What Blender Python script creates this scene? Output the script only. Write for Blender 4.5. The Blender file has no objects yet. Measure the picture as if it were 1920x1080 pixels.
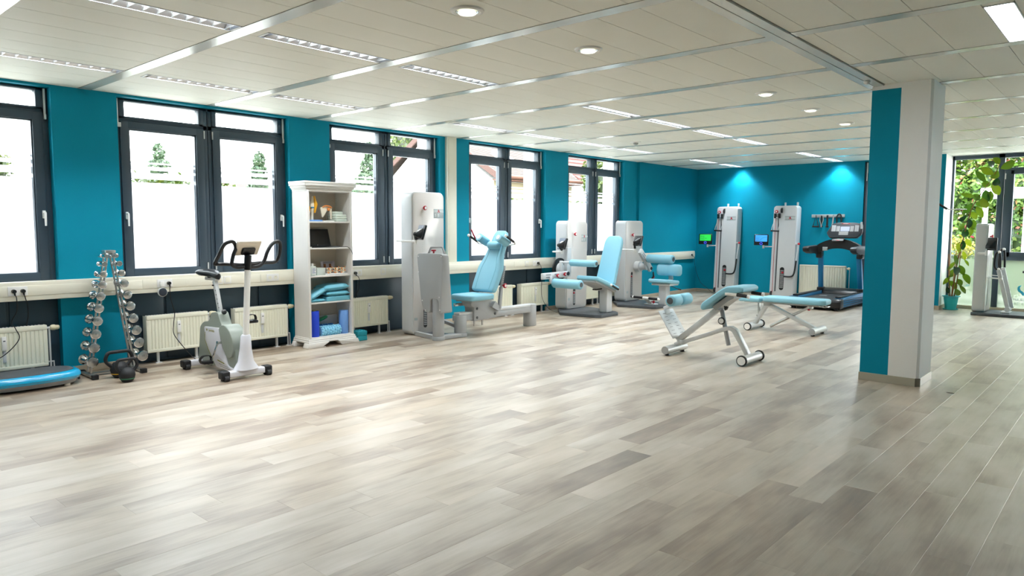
import bpy, bmesh, math, random
from mathutils import Vector as V, Matrix
random.seed(7)
PI = math.pi
SC = bpy.context.scene
COL = SC.collection

# ------------------------------------------------------------------ camera, sky, exposure
CAM = V((7.75, 0.0, 1.432))
FPX, YAW, PIT, ROLL = 1336.31, .7290, -.0848, .0038
_f = V((-math.sin(YAW) * math.cos(PIT), math.cos(YAW) * math.cos(PIT), math.sin(PIT)))
_r = V((math.cos(YAW), math.sin(YAW), 0))
_u = _r.cross(_f)
_r2 = _r * math.cos(ROLL) + _u * math.sin(ROLL)
_u2 = -_r * math.sin(ROLL) + _u * math.cos(ROLL)
cam = bpy.data.objects.new('camera', bpy.data.cameras.new('camera'))
COL.objects.link(cam)
mw = Matrix((_r2, _u2, -_f)).transposed().to_4x4()
mw.translation = CAM
cam.matrix_world = mw
cam.data.sensor_width = 36.0
cam.data.lens = FPX / 1920 * 36.0
cam.data.clip_end = 300
SC.camera = cam

SKY_STRENGTH = 3.4
w = bpy.data.worlds.new('overcast_sky')
SC.world = w
w.use_nodes = True
nt = w.node_tree
nt.nodes.clear()
wo = nt.nodes.new('ShaderNodeOutputWorld')
bg = nt.nodes.new('ShaderNodeBackground')
tc = nt.nodes.new('ShaderNodeTexCoord')
sx = nt.nodes.new('ShaderNodeSeparateXYZ')
rp = nt.nodes.new('ShaderNodeValToRGB')
rp.color_ramp.elements[0].position = 0.0
rp.color_ramp.elements[0].color = (1.0, .99, .97, 1)
rp.color_ramp.elements[1].position = 0.9
rp.color_ramp.elements[1].color = (.90, .96, 1.0, 1)
nt.links.new(tc.outputs['Generated'], sx.inputs[0])
nt.links.new(sx.outputs['Z'], rp.inputs[0])
nt.links.new(rp.outputs[0], bg.inputs['Color'])
bg.inputs['Strength'].default_value = SKY_STRENGTH
nt.links.new(bg.outputs[0], wo.inputs[0])

SC.view_settings.view_transform = 'Standard'
SC.view_settings.look = 'None'
SC.view_settings.exposure = 2.3
SC.view_settings.gamma = 1.0
SC.view_settings.use_curve_mapping = False
cy = SC.cycles
cy.max_bounces = 10
cy.diffuse_bounces = 6
cy.glossy_bounces = 4
cy.transmission_bounces = 6
cy.transparent_max_bounces = 16
cy.caustics_reflective = False
cy.caustics_refractive = False
cy.sample_clamp_indirect = 8.0

CZ = 2.745          # ceiling height


def project(p):
    q = V(p) - CAM
    d = q.dot(_f)
    if d < .05:
        return None
    return 960 + FPX * q.dot(_r2) / d, 540 - FPX * q.dot(_u2) / d, d


# ------------------------------------------------------------------ materials
def lin(h):
    h = h.lstrip('#')
    c = [int(h[i:i + 2], 16) / 255 for i in (0, 2, 4)]
    return tuple(x / 12.92 if x <= .04045 else ((x + .055) / 1.055) ** 2.4 for x in c) + (1,)


def mat(name, hexc, rough=.5, metal=0.0, spec=.5, bump=0.0, bscale=60, var=.04, vscale=6, coat=0.0, stretch=(1, 1, 1), trans=0.0):
    m = bpy.data.materials.new(name)
    m.use_nodes = True
    n = m.node_tree
    b = n.nodes['Principled BSDF']
    b.inputs['Roughness'].default_value = rough
    b.inputs['Metallic'].default_value = metal
    b.inputs['Specular IOR Level'].default_value = spec
    b.inputs['Coat Weight'].default_value = coat
    b.inputs['Coat Roughness'].default_value = .08
    c = lin(hexc) if isinstance(hexc, str) else hexc
    g = n.nodes.new('ShaderNodeNewGeometry')
    mp = n.nodes.new('ShaderNodeMapping')
    mp.inputs['Scale'].default_value = stretch
    n.links.new(g.outputs['Position'], mp.inputs[0])
    no = n.nodes.new('ShaderNodeTexNoise')
    no.inputs['Scale'].default_value = vscale
    no.inputs['Detail'].default_value = 4
    n.links.new(mp.outputs[0], no.inputs[0])
    mx = n.nodes.new('ShaderNodeMix')
    mx.data_type = 'RGBA'
    mx.inputs[6].default_value = tuple(min(1, x * (1 - var)) for x in c[:3]) + (1,)
    mx.inputs[7].default_value = tuple(min(1, x * (1 + var)) for x in c[:3]) + (1,)
    n.links.new(no.outputs['Fac'], mx.inputs[0])
    n.links.new(mx.outputs[2], b.inputs['Base Color'])
    if bump:
        nb = n.nodes.new('ShaderNodeTexNoise')
        nb.inputs['Scale'].default_value = bscale
        nb.inputs['Detail'].default_value = 3
        n.links.new(mp.outputs[0], nb.inputs[0])
        bp = n.nodes.new('ShaderNodeBump')
        bp.inputs['Strength'].default_value = bump
        bp.inputs['Distance'].default_value = .004
        n.links.new(nb.outputs['Fac'], bp.inputs['Height'])
        n.links.new(bp.outputs[0], b.inputs['Normal'])
    return m


def emit(name, hexc, s):
    m = bpy.data.materials.new(name)
    m.use_nodes = True
    n = m.node_tree
    b = n.nodes['Principled BSDF']
    b.inputs['Base Color'].default_value = (.02, .02, .02, 1) if s < 1 else (.6, .6, .6, 1)
    b.inputs['Emission Color'].default_value = lin(hexc)
    b.inputs['Emission Strength'].default_value = s
    return m


M = {}
M['teal'] = mat('teal_wall_paint', '#008ca8', .7, spec=.18, bump=.35, bscale=160, var=.03)
M['white_wall'] = mat('white_wall_paint', '#f1f0eb', .7, spec=.3, bump=.35, bscale=160, var=.02)
M['facade'] = mat('white_facade_render', '#f4f4f2', .8, spec=.2, bump=.2)
M['panel'] = mat('ceiling_panel', '#eeefe6', .6, spec=.35, bump=.12, bscale=400, var=.015)
M['rail'] = mat('ceiling_rail', '#d6d7d0', .24, metal=.38, spec=.5, var=.02)
M['slab'] = mat('ceiling_slab', '#55564f', .9)
M['trunk'] = mat('cream_pvc', '#e9e6d6', .4, spec=.5, var=.015)
M['groove'] = mat('groove_shadow_gap', '#b9b6a6', .6)
M['anthracite'] = mat('anthracite_frame', '#3a4a58', .42, spec=.5, var=.03)
M['anthdark'] = mat('anthracite_parapet', '#2b4150', .42, spec=.5, var=.05)
M['rubber'] = mat('black_rubber', '#121316', .55, var=.1)
M['black'] = mat('black_plastic', '#101216', .32, var=.05)
M['dgrey'] = mat('dark_grey_base', '#4b5055', .45, var=.05)
M['mgrey'] = mat('mid_grey_paint', '#a3a6a8', .4, spec=.5, var=.03)
M['silver'] = mat('silver_grey_paint', '#c9cccd', .32, metal=.1, spec=.5, var=.02)
M['lgrey'] = mat('light_grey_paint', '#cdd0d3', .35, spec=.5, var=.02)
M['gloss'] = mat('gloss_white_panel', '#d3cfcc', .25, spec=.5, var=.01, coat=.3)
M['white'] = mat('white_plastic', '#e8e8e6', .35, var=.015)
M['radiator'] = mat('radiator_enamel', '#e8e7d5', .32, spec=.5, var=.015)
M['valve'] = mat('cream_valve', '#d8d0b0', .4)
M['pad'] = mat('light_blue_upholstery', '#86bfd3', .5, spec=.45, bump=.12, bscale=500, var=.03)
M['padseam'] = mat('upholstery_seam', '#4f8ea4', .6)
M['chrome'] = mat('chrome', '#d9dadb', .09, metal=1.0, var=.02)
M['satin'] = mat('satin_steel', '#b9b9b6', .3, metal=.9, var=.04)
M['red'] = mat('red_plastic', '#b5122b', .35)
M['teaplate'] = mat('glossy_cyan_shell', '#0aa0d0', .2, coat=.6, var=.03)
M['mat_grey'] = mat('grey_rubber_mat', '#484d52', .75, bump=.8, bscale=300, var=.15)
M['kettle'] = mat('cast_iron', '#1a1c1f', .6, bump=.5, bscale=120, var=.15)
M['yellow'] = mat('yellow_ring', '#d8a818', .5)
M['green'] = mat('green_ring', '#1d7a54', .5)
M['bikegrey'] = mat('bike_grey_shell', '#8b948b', .4, var=.03)
M['bikewhite'] = mat('bike_white_shell', '#d5d6de', .35, var=.02)
M['cream'] = mat('cream_plastic', '#e6dccb', .4)
M['olive'] = mat('olive_print', '#8d8a3a', .5)
M['woodwhite'] = mat('white_wood', '#dedcd8', .5, bump=.25, bscale=30, stretch=(6, 6, .5), var=.03)
M['yogateal'] = mat('teal_foam', '#118a98', .7, var=.05)
M['foamblue'] = mat('royal_blue_foam', '#1440c8', .7, bump=.5, bscale=400, var=.2, vscale=300)
M['foamlight'] = mat('light_blue_foam', '#6f9fe0', .7, var=.05)
M['foamsky'] = mat('sky_blue_foam', '#8fd0ea', .6, var=.05)
M['foammid'] = mat('mid_blue_foam', '#3a90d8', .6, var=.05)
M['pillow'] = mat('turquoise_vinyl', '#69b3c8', .4, bump=.15, bscale=40, var=.04)
M['towel'] = mat('pale_green_towel', '#d2ded4', .9, bump=.6, bscale=200)
M['bone'] = mat('bone_plastic', '#e6dcc6', .5)
M['muscle'] = mat('yellow_muscle_plastic', '#e0a018', .45)
M['cart'] = mat('orange_cartilage_plastic', '#e08a40', .5)
M['ligament'] = mat('blue_band', '#3aa0d0', .5)
M['card'] = mat('lilac_card', '#bdb6c2', .8)
M['monglare'] = mat('monitor_back_glare', '#8f96a6', .3, metal=.2)  # window reflection on the glossy black monitor back, given as a colour
M['woodback'] = mat('white_wood_back', '#cbc2b4', .6)
M['bottle'] = mat('clear_white_bottle', '#ccd6cf', .3)
M['paper'] = mat('paper', '#dcdcd8', .8)
M['ink'] = mat('grey_ink', '#5c6064', .8)
M['inkblue'] = mat('blue_ink', '#2a5a96', .7)
M['screen'] = mat('dark_screen', '#050608', .3)
M['tank'] = mat('treadmill_blue', '#1b78ae', .35, metal=.2)
M['belt'] = mat('treadmill_belt', '#24262a', .7, bump=.4, bscale=500)
M['console'] = mat('console_grey', '#2b3139', .4)
M['consolelt'] = mat('console_light_keys', '#b9bec4', .5)
M['pot'] = mat('turquoise_pot', '#26b3b8', .35)
M['soil'] = mat('soil', '#3a2c20', .95, bump=1)
M['trimdark'] = mat('dark_corner_trim', '#7b7566', .4)
M['stem'] = mat('plant_stem', '#7a4a24', .7, bump=.5)
M['cane'] = mat('bamboo_cane', '#b98a58', .6)
M['signgrey'] = mat('grey_sign', '#a7b0b1', .4)
M['signwhite'] = mat('white_sign_print', '#e2e6e6', .5)
M['logo_blue'] = mat('cyan_film', '#27b4dc', .4)
M['logo_grey'] = mat('grey_film', '#8d98a4', .5)
M['wood'] = mat('oak_skirting', '#b3a793', .5, bump=.2, bscale=40, stretch=(1, 1, 8), var=.1, vscale=12)
M['base_metal'] = mat('metal_skirting', '#b8b2a0', .35, metal=.3, var=.06)
M['asphalt'] = mat('yard_paving', '#b8b5ae', .9, var=.1, vscale=.8)
M['houseshade'] = mat('shaded_house_render', '#857a60', .85, var=.03)  # white house wall on its shaded side, shade put into the colour
M['rooftile'] = mat('roof_tile', '#43362f', .8, var=.15, vscale=30)
M['redroof'] = mat('red_roof_tile', '#4c231d', .8, var=.15, vscale=30)
M['fascia'] = mat('brown_fascia', '#42271f', .7)
M['orange'] = mat('orange_gutter', '#54301f', .6)
M['glassdark'] = mat('house_window', '#5a6670', .15)
M['bark'] = mat('bark', '#5b4a3a', .9, bump=.8)
M['ledblue'] = emit('blue_led_ring', '#4058ff', .5)
M['scr_green'] = emit('green_display', '#12e84a', .22)
M['scr_blue'] = emit('blue_display', '#3aa8f8', .24)
M['scr_lcd'] = emit('treadmill_lcd', '#cfe0ff', .2)
M['tube'] = emit('fluorescent_tube', '#dbe9ff', 6.0)
M['panel_lamp'] = emit('lamp_diffuser', '#eef4ff', 9.0)
M['lampdisc'] = emit('warm_lamp_glass', '#eef2da', .45)


def plank_mat():
    m = bpy.data.materials.new('vinyl_oak_plank')
    m.use_nodes = True
    n = m.node_tree
    L = n.links
    b = n.nodes['Principled BSDF']
    at = n.nodes.new('ShaderNodeAttribute')
    at.attribute_name = 'tone'
    g = n.nodes.new('ShaderNodeNewGeometry')
    cmb = n.nodes.new('ShaderNodeCombineXYZ')
    mul = n.nodes.new('ShaderNodeMath')
    mul.operation = 'MULTIPLY'
    mul.inputs[1].default_value = 37.0
    L.new(at.outputs['Fac'], mul.inputs[0])
    L.new(mul.outputs[0], cmb.inputs[2])
    add = n.nodes.new('ShaderNodeVectorMath')
    add.operation = 'ADD'
    L.new(g.outputs['Position'], add.inputs[0])
    L.new(cmb.outputs[0], add.inputs[1])
    mp = n.nodes.new('ShaderNodeMapping')
    mp.inputs['Scale'].default_value = (26, 1.6, 1)
    L.new(add.outputs[0], mp.inputs[0])
    grain = n.nodes.new('ShaderNodeTexNoise')
    grain.inputs['Scale'].default_value = 1.6
    grain.inputs['Detail'].default_value = 8
    grain.inputs['Roughness'].default_value = .62
    grain.inputs['Distortion'].default_value = .6
    L.new(mp.outputs[0], grain.inputs[0])
    mp2 = n.nodes.new('ShaderNodeMapping')
    mp2.inputs['Scale'].default_value = (4.5, 1.5, 1)
    L.new(add.outputs[0], mp2.inputs[0])
    patch = n.nodes.new('ShaderNodeTexNoise')
    patch.inputs['Scale'].default_value = 1.0
    patch.inputs['Detail'].default_value = 3
    L.new(mp2.outputs[0], patch.inputs[0])
    # tone + patches + grain -> ramp
    def math_(op, a, bb):
        q = n.nodes.new('ShaderNodeMath')
        q.operation = op
        for i, x in enumerate((a, bb)):
            if isinstance(x, (int, float)):
                q.inputs[i].default_value = x
            else:
                L.new(x, q.inputs[i])
        return q.outputs[0]
    s = math_('ADD', math_('MULTIPLY', at.outputs['Fac'], .40), math_('MULTIPLY', patch.outputs['Fac'], 1.2))
    s = math_('ADD', s, math_('MULTIPLY', grain.outputs['Fac'], .45))
    s = math_('SUBTRACT', s, .49)
    cr = n.nodes.new('ShaderNodeValToRGB')
    e = cr.color_ramp.elements
    e[0].position = .05
    e[0].color = lin('#675848')
    e[1].position = 1.0
    e[1].color = lin('#cec3b7')
    e2 = cr.color_ramp.elements.new(.35)
    e2.color = lin('#917f6d')
    e3 = cr.color_ramp.elements.new(.6)
    e3.color = lin('#b4a896')
    L.new(s, cr.inputs[0])
    fr = math_('FRACT', math_('MULTIPLY', at.outputs['Fac'], 9.7), 0.0)
    hue = n.nodes.new('ShaderNodeMix')
    hue.data_type = 'RGBA'
    hue.blend_type = 'MULTIPLY'
    hue.inputs[7].default_value = (1.0, .90, .76, 1)
    L.new(math_('MULTIPLY', math_('SUBTRACT', fr, .35), patch.outputs['Fac']), hue.inputs[0])
    L.new(cr.outputs[0], hue.inputs[6])
    L.new(hue.outputs[2], b.inputs['Base Color'])
    b.inputs['Roughness'].default_value = .34
    b.inputs['Specular IOR Level'].default_value = .6
    b.inputs['Coat Weight'].default_value = .8
    b.inputs['Coat Roughness'].default_value = .36
    rr = n.nodes.new('ShaderNodeMapRange')
    rr.inputs[3].default_value = .36
    rr.inputs[4].default_value = .5
    L.new(grain.outputs['Fac'], rr.inputs[0])
    L.new(rr.outputs[0], b.inputs['Roughness'])
    bp = n.nodes.new('ShaderNodeBump')
    bp.inputs['Strength'].default_value = .12
    bp.inputs['Distance'].default_value = .002
    L.new(grain.outputs['Fac'], bp.inputs['Height'])
    L.new(bp.outputs[0], b.inputs['Normal'])
    return m


M['plank'] = plank_mat()


def glass_mat(name, tint=(1, 1, 1, 1), gl=.07):
    m = bpy.data.materials.new(name)
    m.use_nodes = True
    n = m.node_tree
    n.nodes.clear()
    o = n.nodes.new('ShaderNodeOutputMaterial')
    mx = n.nodes.new('ShaderNodeMixShader')
    t = n.nodes.new('ShaderNodeBsdfTransparent')
    t.inputs[0].default_value = tint
    gs = n.nodes.new('ShaderNodeBsdfGlossy')
    gs.inputs['Roughness'].default_value = .02
    lw = n.nodes.new('ShaderNodeFresnel')
    lw.inputs[0].default_value = 1.35
    ge = n.nodes.new('ShaderNodeNewGeometry')
    fr = n.nodes.new('ShaderNodeMath')        # reflect at the entry face only: the pane is thin
    fr.operation = 'MULTIPLY'
    iv = n.nodes.new('ShaderNodeMath')
    iv.operation = 'SUBTRACT'
    iv.inputs[0].default_value = 1.0
    n.links.new(ge.outputs['Backfacing'], iv.inputs[1])
    n.links.new(lw.outputs[0], fr.inputs[0])
    n.links.new(iv.outputs[0], fr.inputs[1])
    n.links.new(fr.outputs[0], mx.inputs[0])
    n.links.new(t.outputs[0], mx.inputs[1])
    n.links.new(gs.outputs[0], mx.inputs[2])
    n.links.new(mx.outputs[0], o.inputs[0])
    return m


M['glass'] = glass_mat('window_glass', (.93, .96, .96, 1))


def film_mat(name, col, clear):
    m = bpy.data.materials.new(name)
    m.use_nodes = True
    n = m.node_tree
    n.nodes.clear()
    o = n.nodes.new('ShaderNodeOutputMaterial')
    mx = n.nodes.new('ShaderNodeMixShader')
    mx.inputs[0].default_value = clear
    t = n.nodes.new('ShaderNodeBsdfTransparent')
    tl = n.nodes.new('ShaderNodeBsdfTranslucent')
    tl.inputs[0].default_value = col
    d = n.nodes.new('ShaderNodeBsdfDiffuse')
    d.inputs[0].default_value = (.8, .8, .8, 1)
    m2 = n.nodes.new('ShaderNodeMixShader')
    m2.inputs[0].default_value = .25
    n.links.new(tl.outputs[0], m2.inputs[1])
    n.links.new(d.outputs[0], m2.inputs[2])
    n.links.new(m2.outputs[0], mx.inputs[1])
    n.links.new(t.outputs[0], mx.inputs[2])
    n.links.new(mx.outputs[0], o.inputs[0])
    return m


M['film'] = film_mat('frosted_film', (.70, .70, .72, 1), .05)
M['film_green'] = film_mat('frosted_film_garden', (.20, .245, .17, 1), .30)


def leaf_mat(name, stops, transl=.35, rough=.4):
    m = bpy.data.materials.new(name)
    m.use_nodes = True
    n = m.node_tree
    b = n.nodes['Principled BSDF']
    o = n.nodes['Material Output']
    at = n.nodes.new('ShaderNodeAttribute')
    at.attribute_name = 'tone'
    cr = n.nodes.new('ShaderNodeValToRGB')
    el = cr.color_ramp.elements
    while len(el) < len(stops):
        el.new(.5)
    for i, (p, c) in enumerate(stops):
        el[i].position = p
        el[i].color = lin(c)
    n.links.new(at.outputs['Fac'], cr.inputs[0])
    n.links.new(cr.outputs[0], b.inputs['Base Color'])
    b.inputs['Roughness'].default_value = rough
    tl = n.nodes.new('ShaderNodeBsdfTranslucent')
    n.links.new(cr.outputs[0], tl.inputs[0])
    mx = n.nodes.new('ShaderNodeMixShader')
    mx.inputs[0].default_value = transl
    n.links.new(b.outputs[0], mx.inputs[1])
    n.links.new(tl.outputs[0], mx.inputs[2])
    n.links.new(mx.outputs[0], o.inputs[0])
    return m


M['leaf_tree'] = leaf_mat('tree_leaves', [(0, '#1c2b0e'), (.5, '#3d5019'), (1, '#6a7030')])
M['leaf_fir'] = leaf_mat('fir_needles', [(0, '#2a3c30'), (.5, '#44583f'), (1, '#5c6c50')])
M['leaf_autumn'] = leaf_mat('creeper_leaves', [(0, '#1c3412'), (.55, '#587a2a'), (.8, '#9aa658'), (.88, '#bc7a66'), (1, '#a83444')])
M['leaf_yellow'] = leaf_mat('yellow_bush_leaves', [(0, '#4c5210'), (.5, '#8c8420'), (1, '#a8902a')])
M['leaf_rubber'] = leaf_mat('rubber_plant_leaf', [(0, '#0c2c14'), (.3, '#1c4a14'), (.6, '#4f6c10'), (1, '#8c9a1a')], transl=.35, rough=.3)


# ------------------------------------------------------------------ mesh builder
class MB:
    def __init__(s):
        s.v = []
        s.f = []
        s.mi = []

    def add(s, vs, fs, mi=0):
        o = len(s.v)
        s.v += [tuple(x) for x in vs]
        s.f += [[o + i for i in f] for f in fs]
        s.mi += [mi] * len(fs)
        return s

    def _bev(s, vs, fs, off, seg, mi):
        bm = bmesh.new()
        bv = [bm.verts.new(x) for x in vs]
        for f in fs:
            bm.faces.new([bv[i] for i in f])
        bm.normal_update()
        ed = [e for e in bm.edges if len(e.link_faces) == 2 and e.calc_face_angle(0) > .45]
        bmesh.ops.bevel(bm, geom=ed, offset=off, segments=seg, profile=.5, affect='EDGES', clamp_overlap=True)
        bm.verts.index_update()
        s.add([v.co[:] for v in bm.verts], [[v.index for v in f.verts] for f in bm.faces], mi)
        bm.free()

    def hexa(s, c8, bev=0, seg=2, mi=0):
        fs = [(0, 3, 2, 1), (4, 5, 6, 7), (0, 1, 5, 4), (1, 2, 6, 5), (2, 3, 7, 6), (3, 0, 4, 7)]
        if bev:
            s._bev(c8, fs, bev, seg, mi)
        else:
            s.add(c8, fs, mi)
        return s

    def box(s, x0, x1, y0, y1, z0, z1, bev=0, seg=2, mi=0):
        return s.hexa([(x0, y0, z0), (x1, y0, z0), (x1, y1, z0), (x0, y1, z0), (x0, y0, z1), (x1, y0, z1), (x1, y1, z1), (x0, y1, z1)], bev, seg, mi)

    def obox(s, c, ax, ay, az, sx, sy, sz, bev=0, seg=2, mi=0):
        c = V(c)
        ax, ay, az = V(ax).normalized() * sx / 2, V(ay).normalized() * sy / 2, V(az).normalized() * sz / 2
        p = [c - ax - ay - az, c + ax - ay - az, c + ax + ay - az, c - ax + ay - az, c - ax - ay + az, c + ax - ay + az, c + ax + ay + az, c - ax + ay + az]
        return s.hexa(p, bev, seg, mi)

    def prism(s, pts, o, u, v, d0, d1, bev=0, seg=2, mi=0):
        o, u, v = V(o), V(u), V(v)
        n = u.cross(v).normalized()
        k = len(pts)
        vs = [o + u * a + v * b + n * d0 for a, b in pts] + [o + u * a + v * b + n * d1 for a, b in pts]
        fs = [list(range(k))[::-1], list(range(k, 2 * k))] + [[i, (i + 1) % k, k + (i + 1) % k, k + i] for i in range(k)]
        if bev:
            s._bev(vs, fs, bev, seg, mi)
        else:
            s.add(vs, fs, mi)
        return s

    def cyl(s, p0, p1, r, r2=None, n=16, mi=0, cap=True):
        r2 = r if r2 is None else r2
        return s.lathe([(r, 0), (r2, (V(p1) - V(p0)).length)], p0, V(p1) - V(p0), n, mi, cap)

    def lathe(s, prof, o, axis, n=20, mi=0, cap=True):
        o = V(o)
        a = V(axis).normalized()
        t = V((0, 0, 1)) if abs(a.z) < .9 else V((1, 0, 0))
        u = a.cross(t).normalized()
        w_ = a.cross(u)
        vs = []
        for r, z in prof:
            for i in range(n):
                th = 2 * PI * i / n
                vs.append(o + a * z + (u * math.cos(th) + w_ * math.sin(th)) * r)
        fs = []
        for j in range(len(prof) - 1):
            for i in range(n):
                fs.append([j * n + i, j * n + (i + 1) % n, (j + 1) * n + (i + 1) % n, (j + 1) * n + i])
        if cap:
            fs.append(list(range(n))[::-1])
            fs.append([(len(prof) - 1) * n + i for i in range(n)])
        return s.add(vs, fs, mi)

    def tube(s, pts, r, n=8, mi=0, closed=False, cap=True):
        pts = [V(p) for p in pts]
        k = len(pts)
        rs = r if isinstance(r, (list, tuple)) else [r] * k
        vs = []
        up = None
        for i in range(k):
            a = pts[(i + 1) % k] - pts[i] if (closed or i < k - 1) else pts[i] - pts[i - 1]
            b = pts[i] - pts[i - 1] if (closed or i > 0) else a
            t = (a.normalized() + b.normalized())
            if t.length < 1e-6:
                t = a
            t.normalize()
            if up is None:
                q = V((0, 0, 1)) if abs(t.z) < .9 else V((1, 0, 0))
                up = (q - t * q.dot(t)).normalized()
            else:
                up = (up - t * up.dot(t)).normalized()
            side = t.cross(up)
            for j in range(n):
                th = 2 * PI * j / n
                vs.append(pts[i] + (up * math.cos(th) + side * math.sin(th)) * rs[i])
        fs = []
        for i in range(k if closed else k - 1):
            for j in range(n):
                i2 = (i + 1) % k
                fs.append([i * n + j, i * n + (j + 1) % n, i2 * n + (j + 1) % n, i2 * n + j])
        if cap and not closed:
            fs.append(list(range(n))[::-1])
            fs.append([(k - 1) * n + j for j in range(n)])
        return s.add(vs, fs, mi)

    def strip(s, pts, wv, hgt, side, mi=0, bev=0):
        """rectangular section swept along a polyline; side: width direction"""
        pts = [V(p) for p in pts]
        side = V(side).normalized()
        k = len(pts)
        vs = []
        for i in range(k):
            a = (pts[min(i + 1, k - 1)] - pts[max(i - 1, 0)]).normalized()
            nrm = side.cross(a).normalized()
            sc = 1.0
            if 0 < i < k - 1:
                d1 = (pts[i] - pts[i - 1]).normalized()
                sc = 1 / max(.5, a.dot(d1))
            for sx_, sy_ in ((-1, -1), (1, -1), (1, 1), (-1, 1)):
                vs.append(pts[i] + side * wv / 2 * sx_ + nrm * hgt / 2 * sy_ * sc)
        fs = [[0, 3, 2, 1], [4 * (k - 1) + j for j in range(4)]]
        for i in range(k - 1):
            for j in range(4):
                fs.append([4 * i + j, 4 * i + (j + 1) % 4, 4 * i + 4 + (j + 1) % 4, 4 * i + 4 + j])
        if bev:
            s._bev(vs, fs, bev, 2, mi)
        else:
            s.add(vs, fs, mi)
        return s

    def ball(s, c, r, sc=(1, 1, 1), n=14, m=9, mi=0):
        prof = [(math.sin(PI * i / m) * r, -math.cos(PI * i / m) * r) for i in range(m + 1)]
        prof[0] = (r * .02, prof[0][1])
        prof[-1] = (r * .02, prof[-1][1])
        o = len(s.v)
        s.lathe(prof, (0, 0, 0), (0, 0, 1), n, mi)
        for i in range(o, len(s.v)):
            p = s.v[i]
            s.v[i] = (c[0] + p[0] * sc[0], c[1] + p[1] * sc[1], c[2] + p[2] * sc[2])
        return s


def spline(pts, sub=6, closed=False):
    pts = [V(p) for p in pts]
    k = len(pts)
    out = []
    for i in range(k if closed else k - 1):
        g = (lambda j: pts[j % k]) if closed else (lambda j: pts[max(0, min(k - 1, j))])
        p0, p1, p2, p3 = g(i - 1), g(i), g(i + 1), g(i + 2)
        for t in range(sub):
            t /= sub
            out.append(.5 * ((2 * p1) + (p2 - p0) * t + (2 * p0 - 5 * p1 + 4 * p2 - p3) * t * t + (3 * p1 - p0 - 3 * p2 + p3) * t ** 3))
    if not closed:
        out.append(pts[-1])
    return out


def rrect(x0, x1, y0, y1, r, n=5):
    out = []
    for cx, cy_, a0 in ((x1 - r, y0 + r, -PI / 2), (x1 - r, y1 - r, 0), (x0 + r, y1 - r, PI / 2), (x0 + r, y0 + r, PI)):
        for i in range(n + 1):
            a = a0 + PI / 2 * i / n
            out.append((cx + r * math.cos(a), cy_ + r * math.sin(a)))
    return out


def chamf(pts, r, n=4):
    """round the corners of a 2D polygon"""
    out = []
    k = len(pts)
    for i in range(k):
        p = V(pts[i]).to_2d() if len(pts[i]) > 2 else V((pts[i][0], pts[i][1]))
        a = V(pts[i - 1][:2]) - p
        b = V(pts[(i + 1) % k][:2]) - p
        rr = min(r, a.length * .45, b.length * .45)
        s0 = p + a.normalized() * rr
        s1 = p + b.normalized() * rr
        for j in range(n + 1):
            t = j / n
            q = s0 * (1 - t) ** 2 + p * 2 * t * (1 - t) + s1 * t * t
            out.append((q.x, q.y))
    return out


ORG = {}


def link(name, me, mats, parent=None, loc=None):
    o = bpy.data.objects.new(name, me)
    COL.objects.link(o)
    if not len(me.materials):
        for m in (mats if isinstance(mats, (list, tuple)) else [mats]):
            me.materials.append(M[m] if isinstance(m, str) else m)
    if parent is not None:
        o.parent = parent
    return o


def obj(name, mb, mats, parent=None, smooth=True, ang=38, tone=None):
    """one mesh object from builder MB, given in world coordinates"""
    if parent is not None:
        og = ORG[parent.name]
    else:
        xs = [p[0] for p in mb.v]
        ys = [p[1] for p in mb.v]
        zs = [p[2] for p in mb.v]
        og = V(((min(xs) + max(xs)) / 2, (min(ys) + max(ys)) / 2, min(zs)))
    me = bpy.data.meshes.new(name)
    me.from_pydata([(p[0] - og[0], p[1] - og[1], p[2] - og[2]) for p in mb.v], [], mb.f)
    me.polygons.foreach_set('material_index', mb.mi)
    if smooth:
        me.polygons.foreach_set('use_smooth', [True] * len(mb.f))
        me.set_sharp_from_angle(angle=math.radians(ang))
    if tone is not None:
        at = me.attributes.new('tone', 'FLOAT', 'POINT')
        at.data.foreach_set('value', tone if isinstance(tone, list) else [tone] * len(mb.v))
    me.update()
    o = link(name, me, mats, parent)
    if parent is None:
        o.location = og
    ORG[o.name] = V(og)
    return o


def thing(name, label, cat, loc, group=None):
    o = bpy.data.objects.new(name, None)
    COL.objects.link(o)
    o.empty_display_size = .1
    o.location = loc
    o['label'] = label
    o['category'] = cat
    if group:
        o['group'] = group
    ORG[o.name] = V(loc)
    return o


def tag(o, label, cat, group=None):
    o['label'] = label
    o['category'] = cat
    if group:
        o['group'] = group
    return o


def struct_empty(name, loc=(0, 0, 0)):
    o = bpy.data.objects.new(name, None)
    COL.objects.link(o)
    o.location = loc
    o['kind'] = 'structure'
    ORG[o.name] = V(loc)
    return o


def struct(name, mb, mats, parent=None, **k):
    o = obj(name, mb, mats, parent, **k)
    if parent is None:
        o['kind'] = 'structure'
    return o


def dup(root, delta, label=None, group=None):
    r = root.copy()
    COL.objects.link(r)
    r.location = V(root.location) + V(delta)
    ORG[r.name] = ORG[root.name] + V(delta)
    if label:
        r['label'] = label
    if group:
        r['group'] = group
    for ch in list(root.children):
        c = ch.copy()
        COL.objects.link(c)
        c.parent = r
        ORG[c.name] = ORG[r.name]
        for g in list(ch.children):
            d = g.copy()
            COL.objects.link(d)
            d.parent = c
    return r


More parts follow.
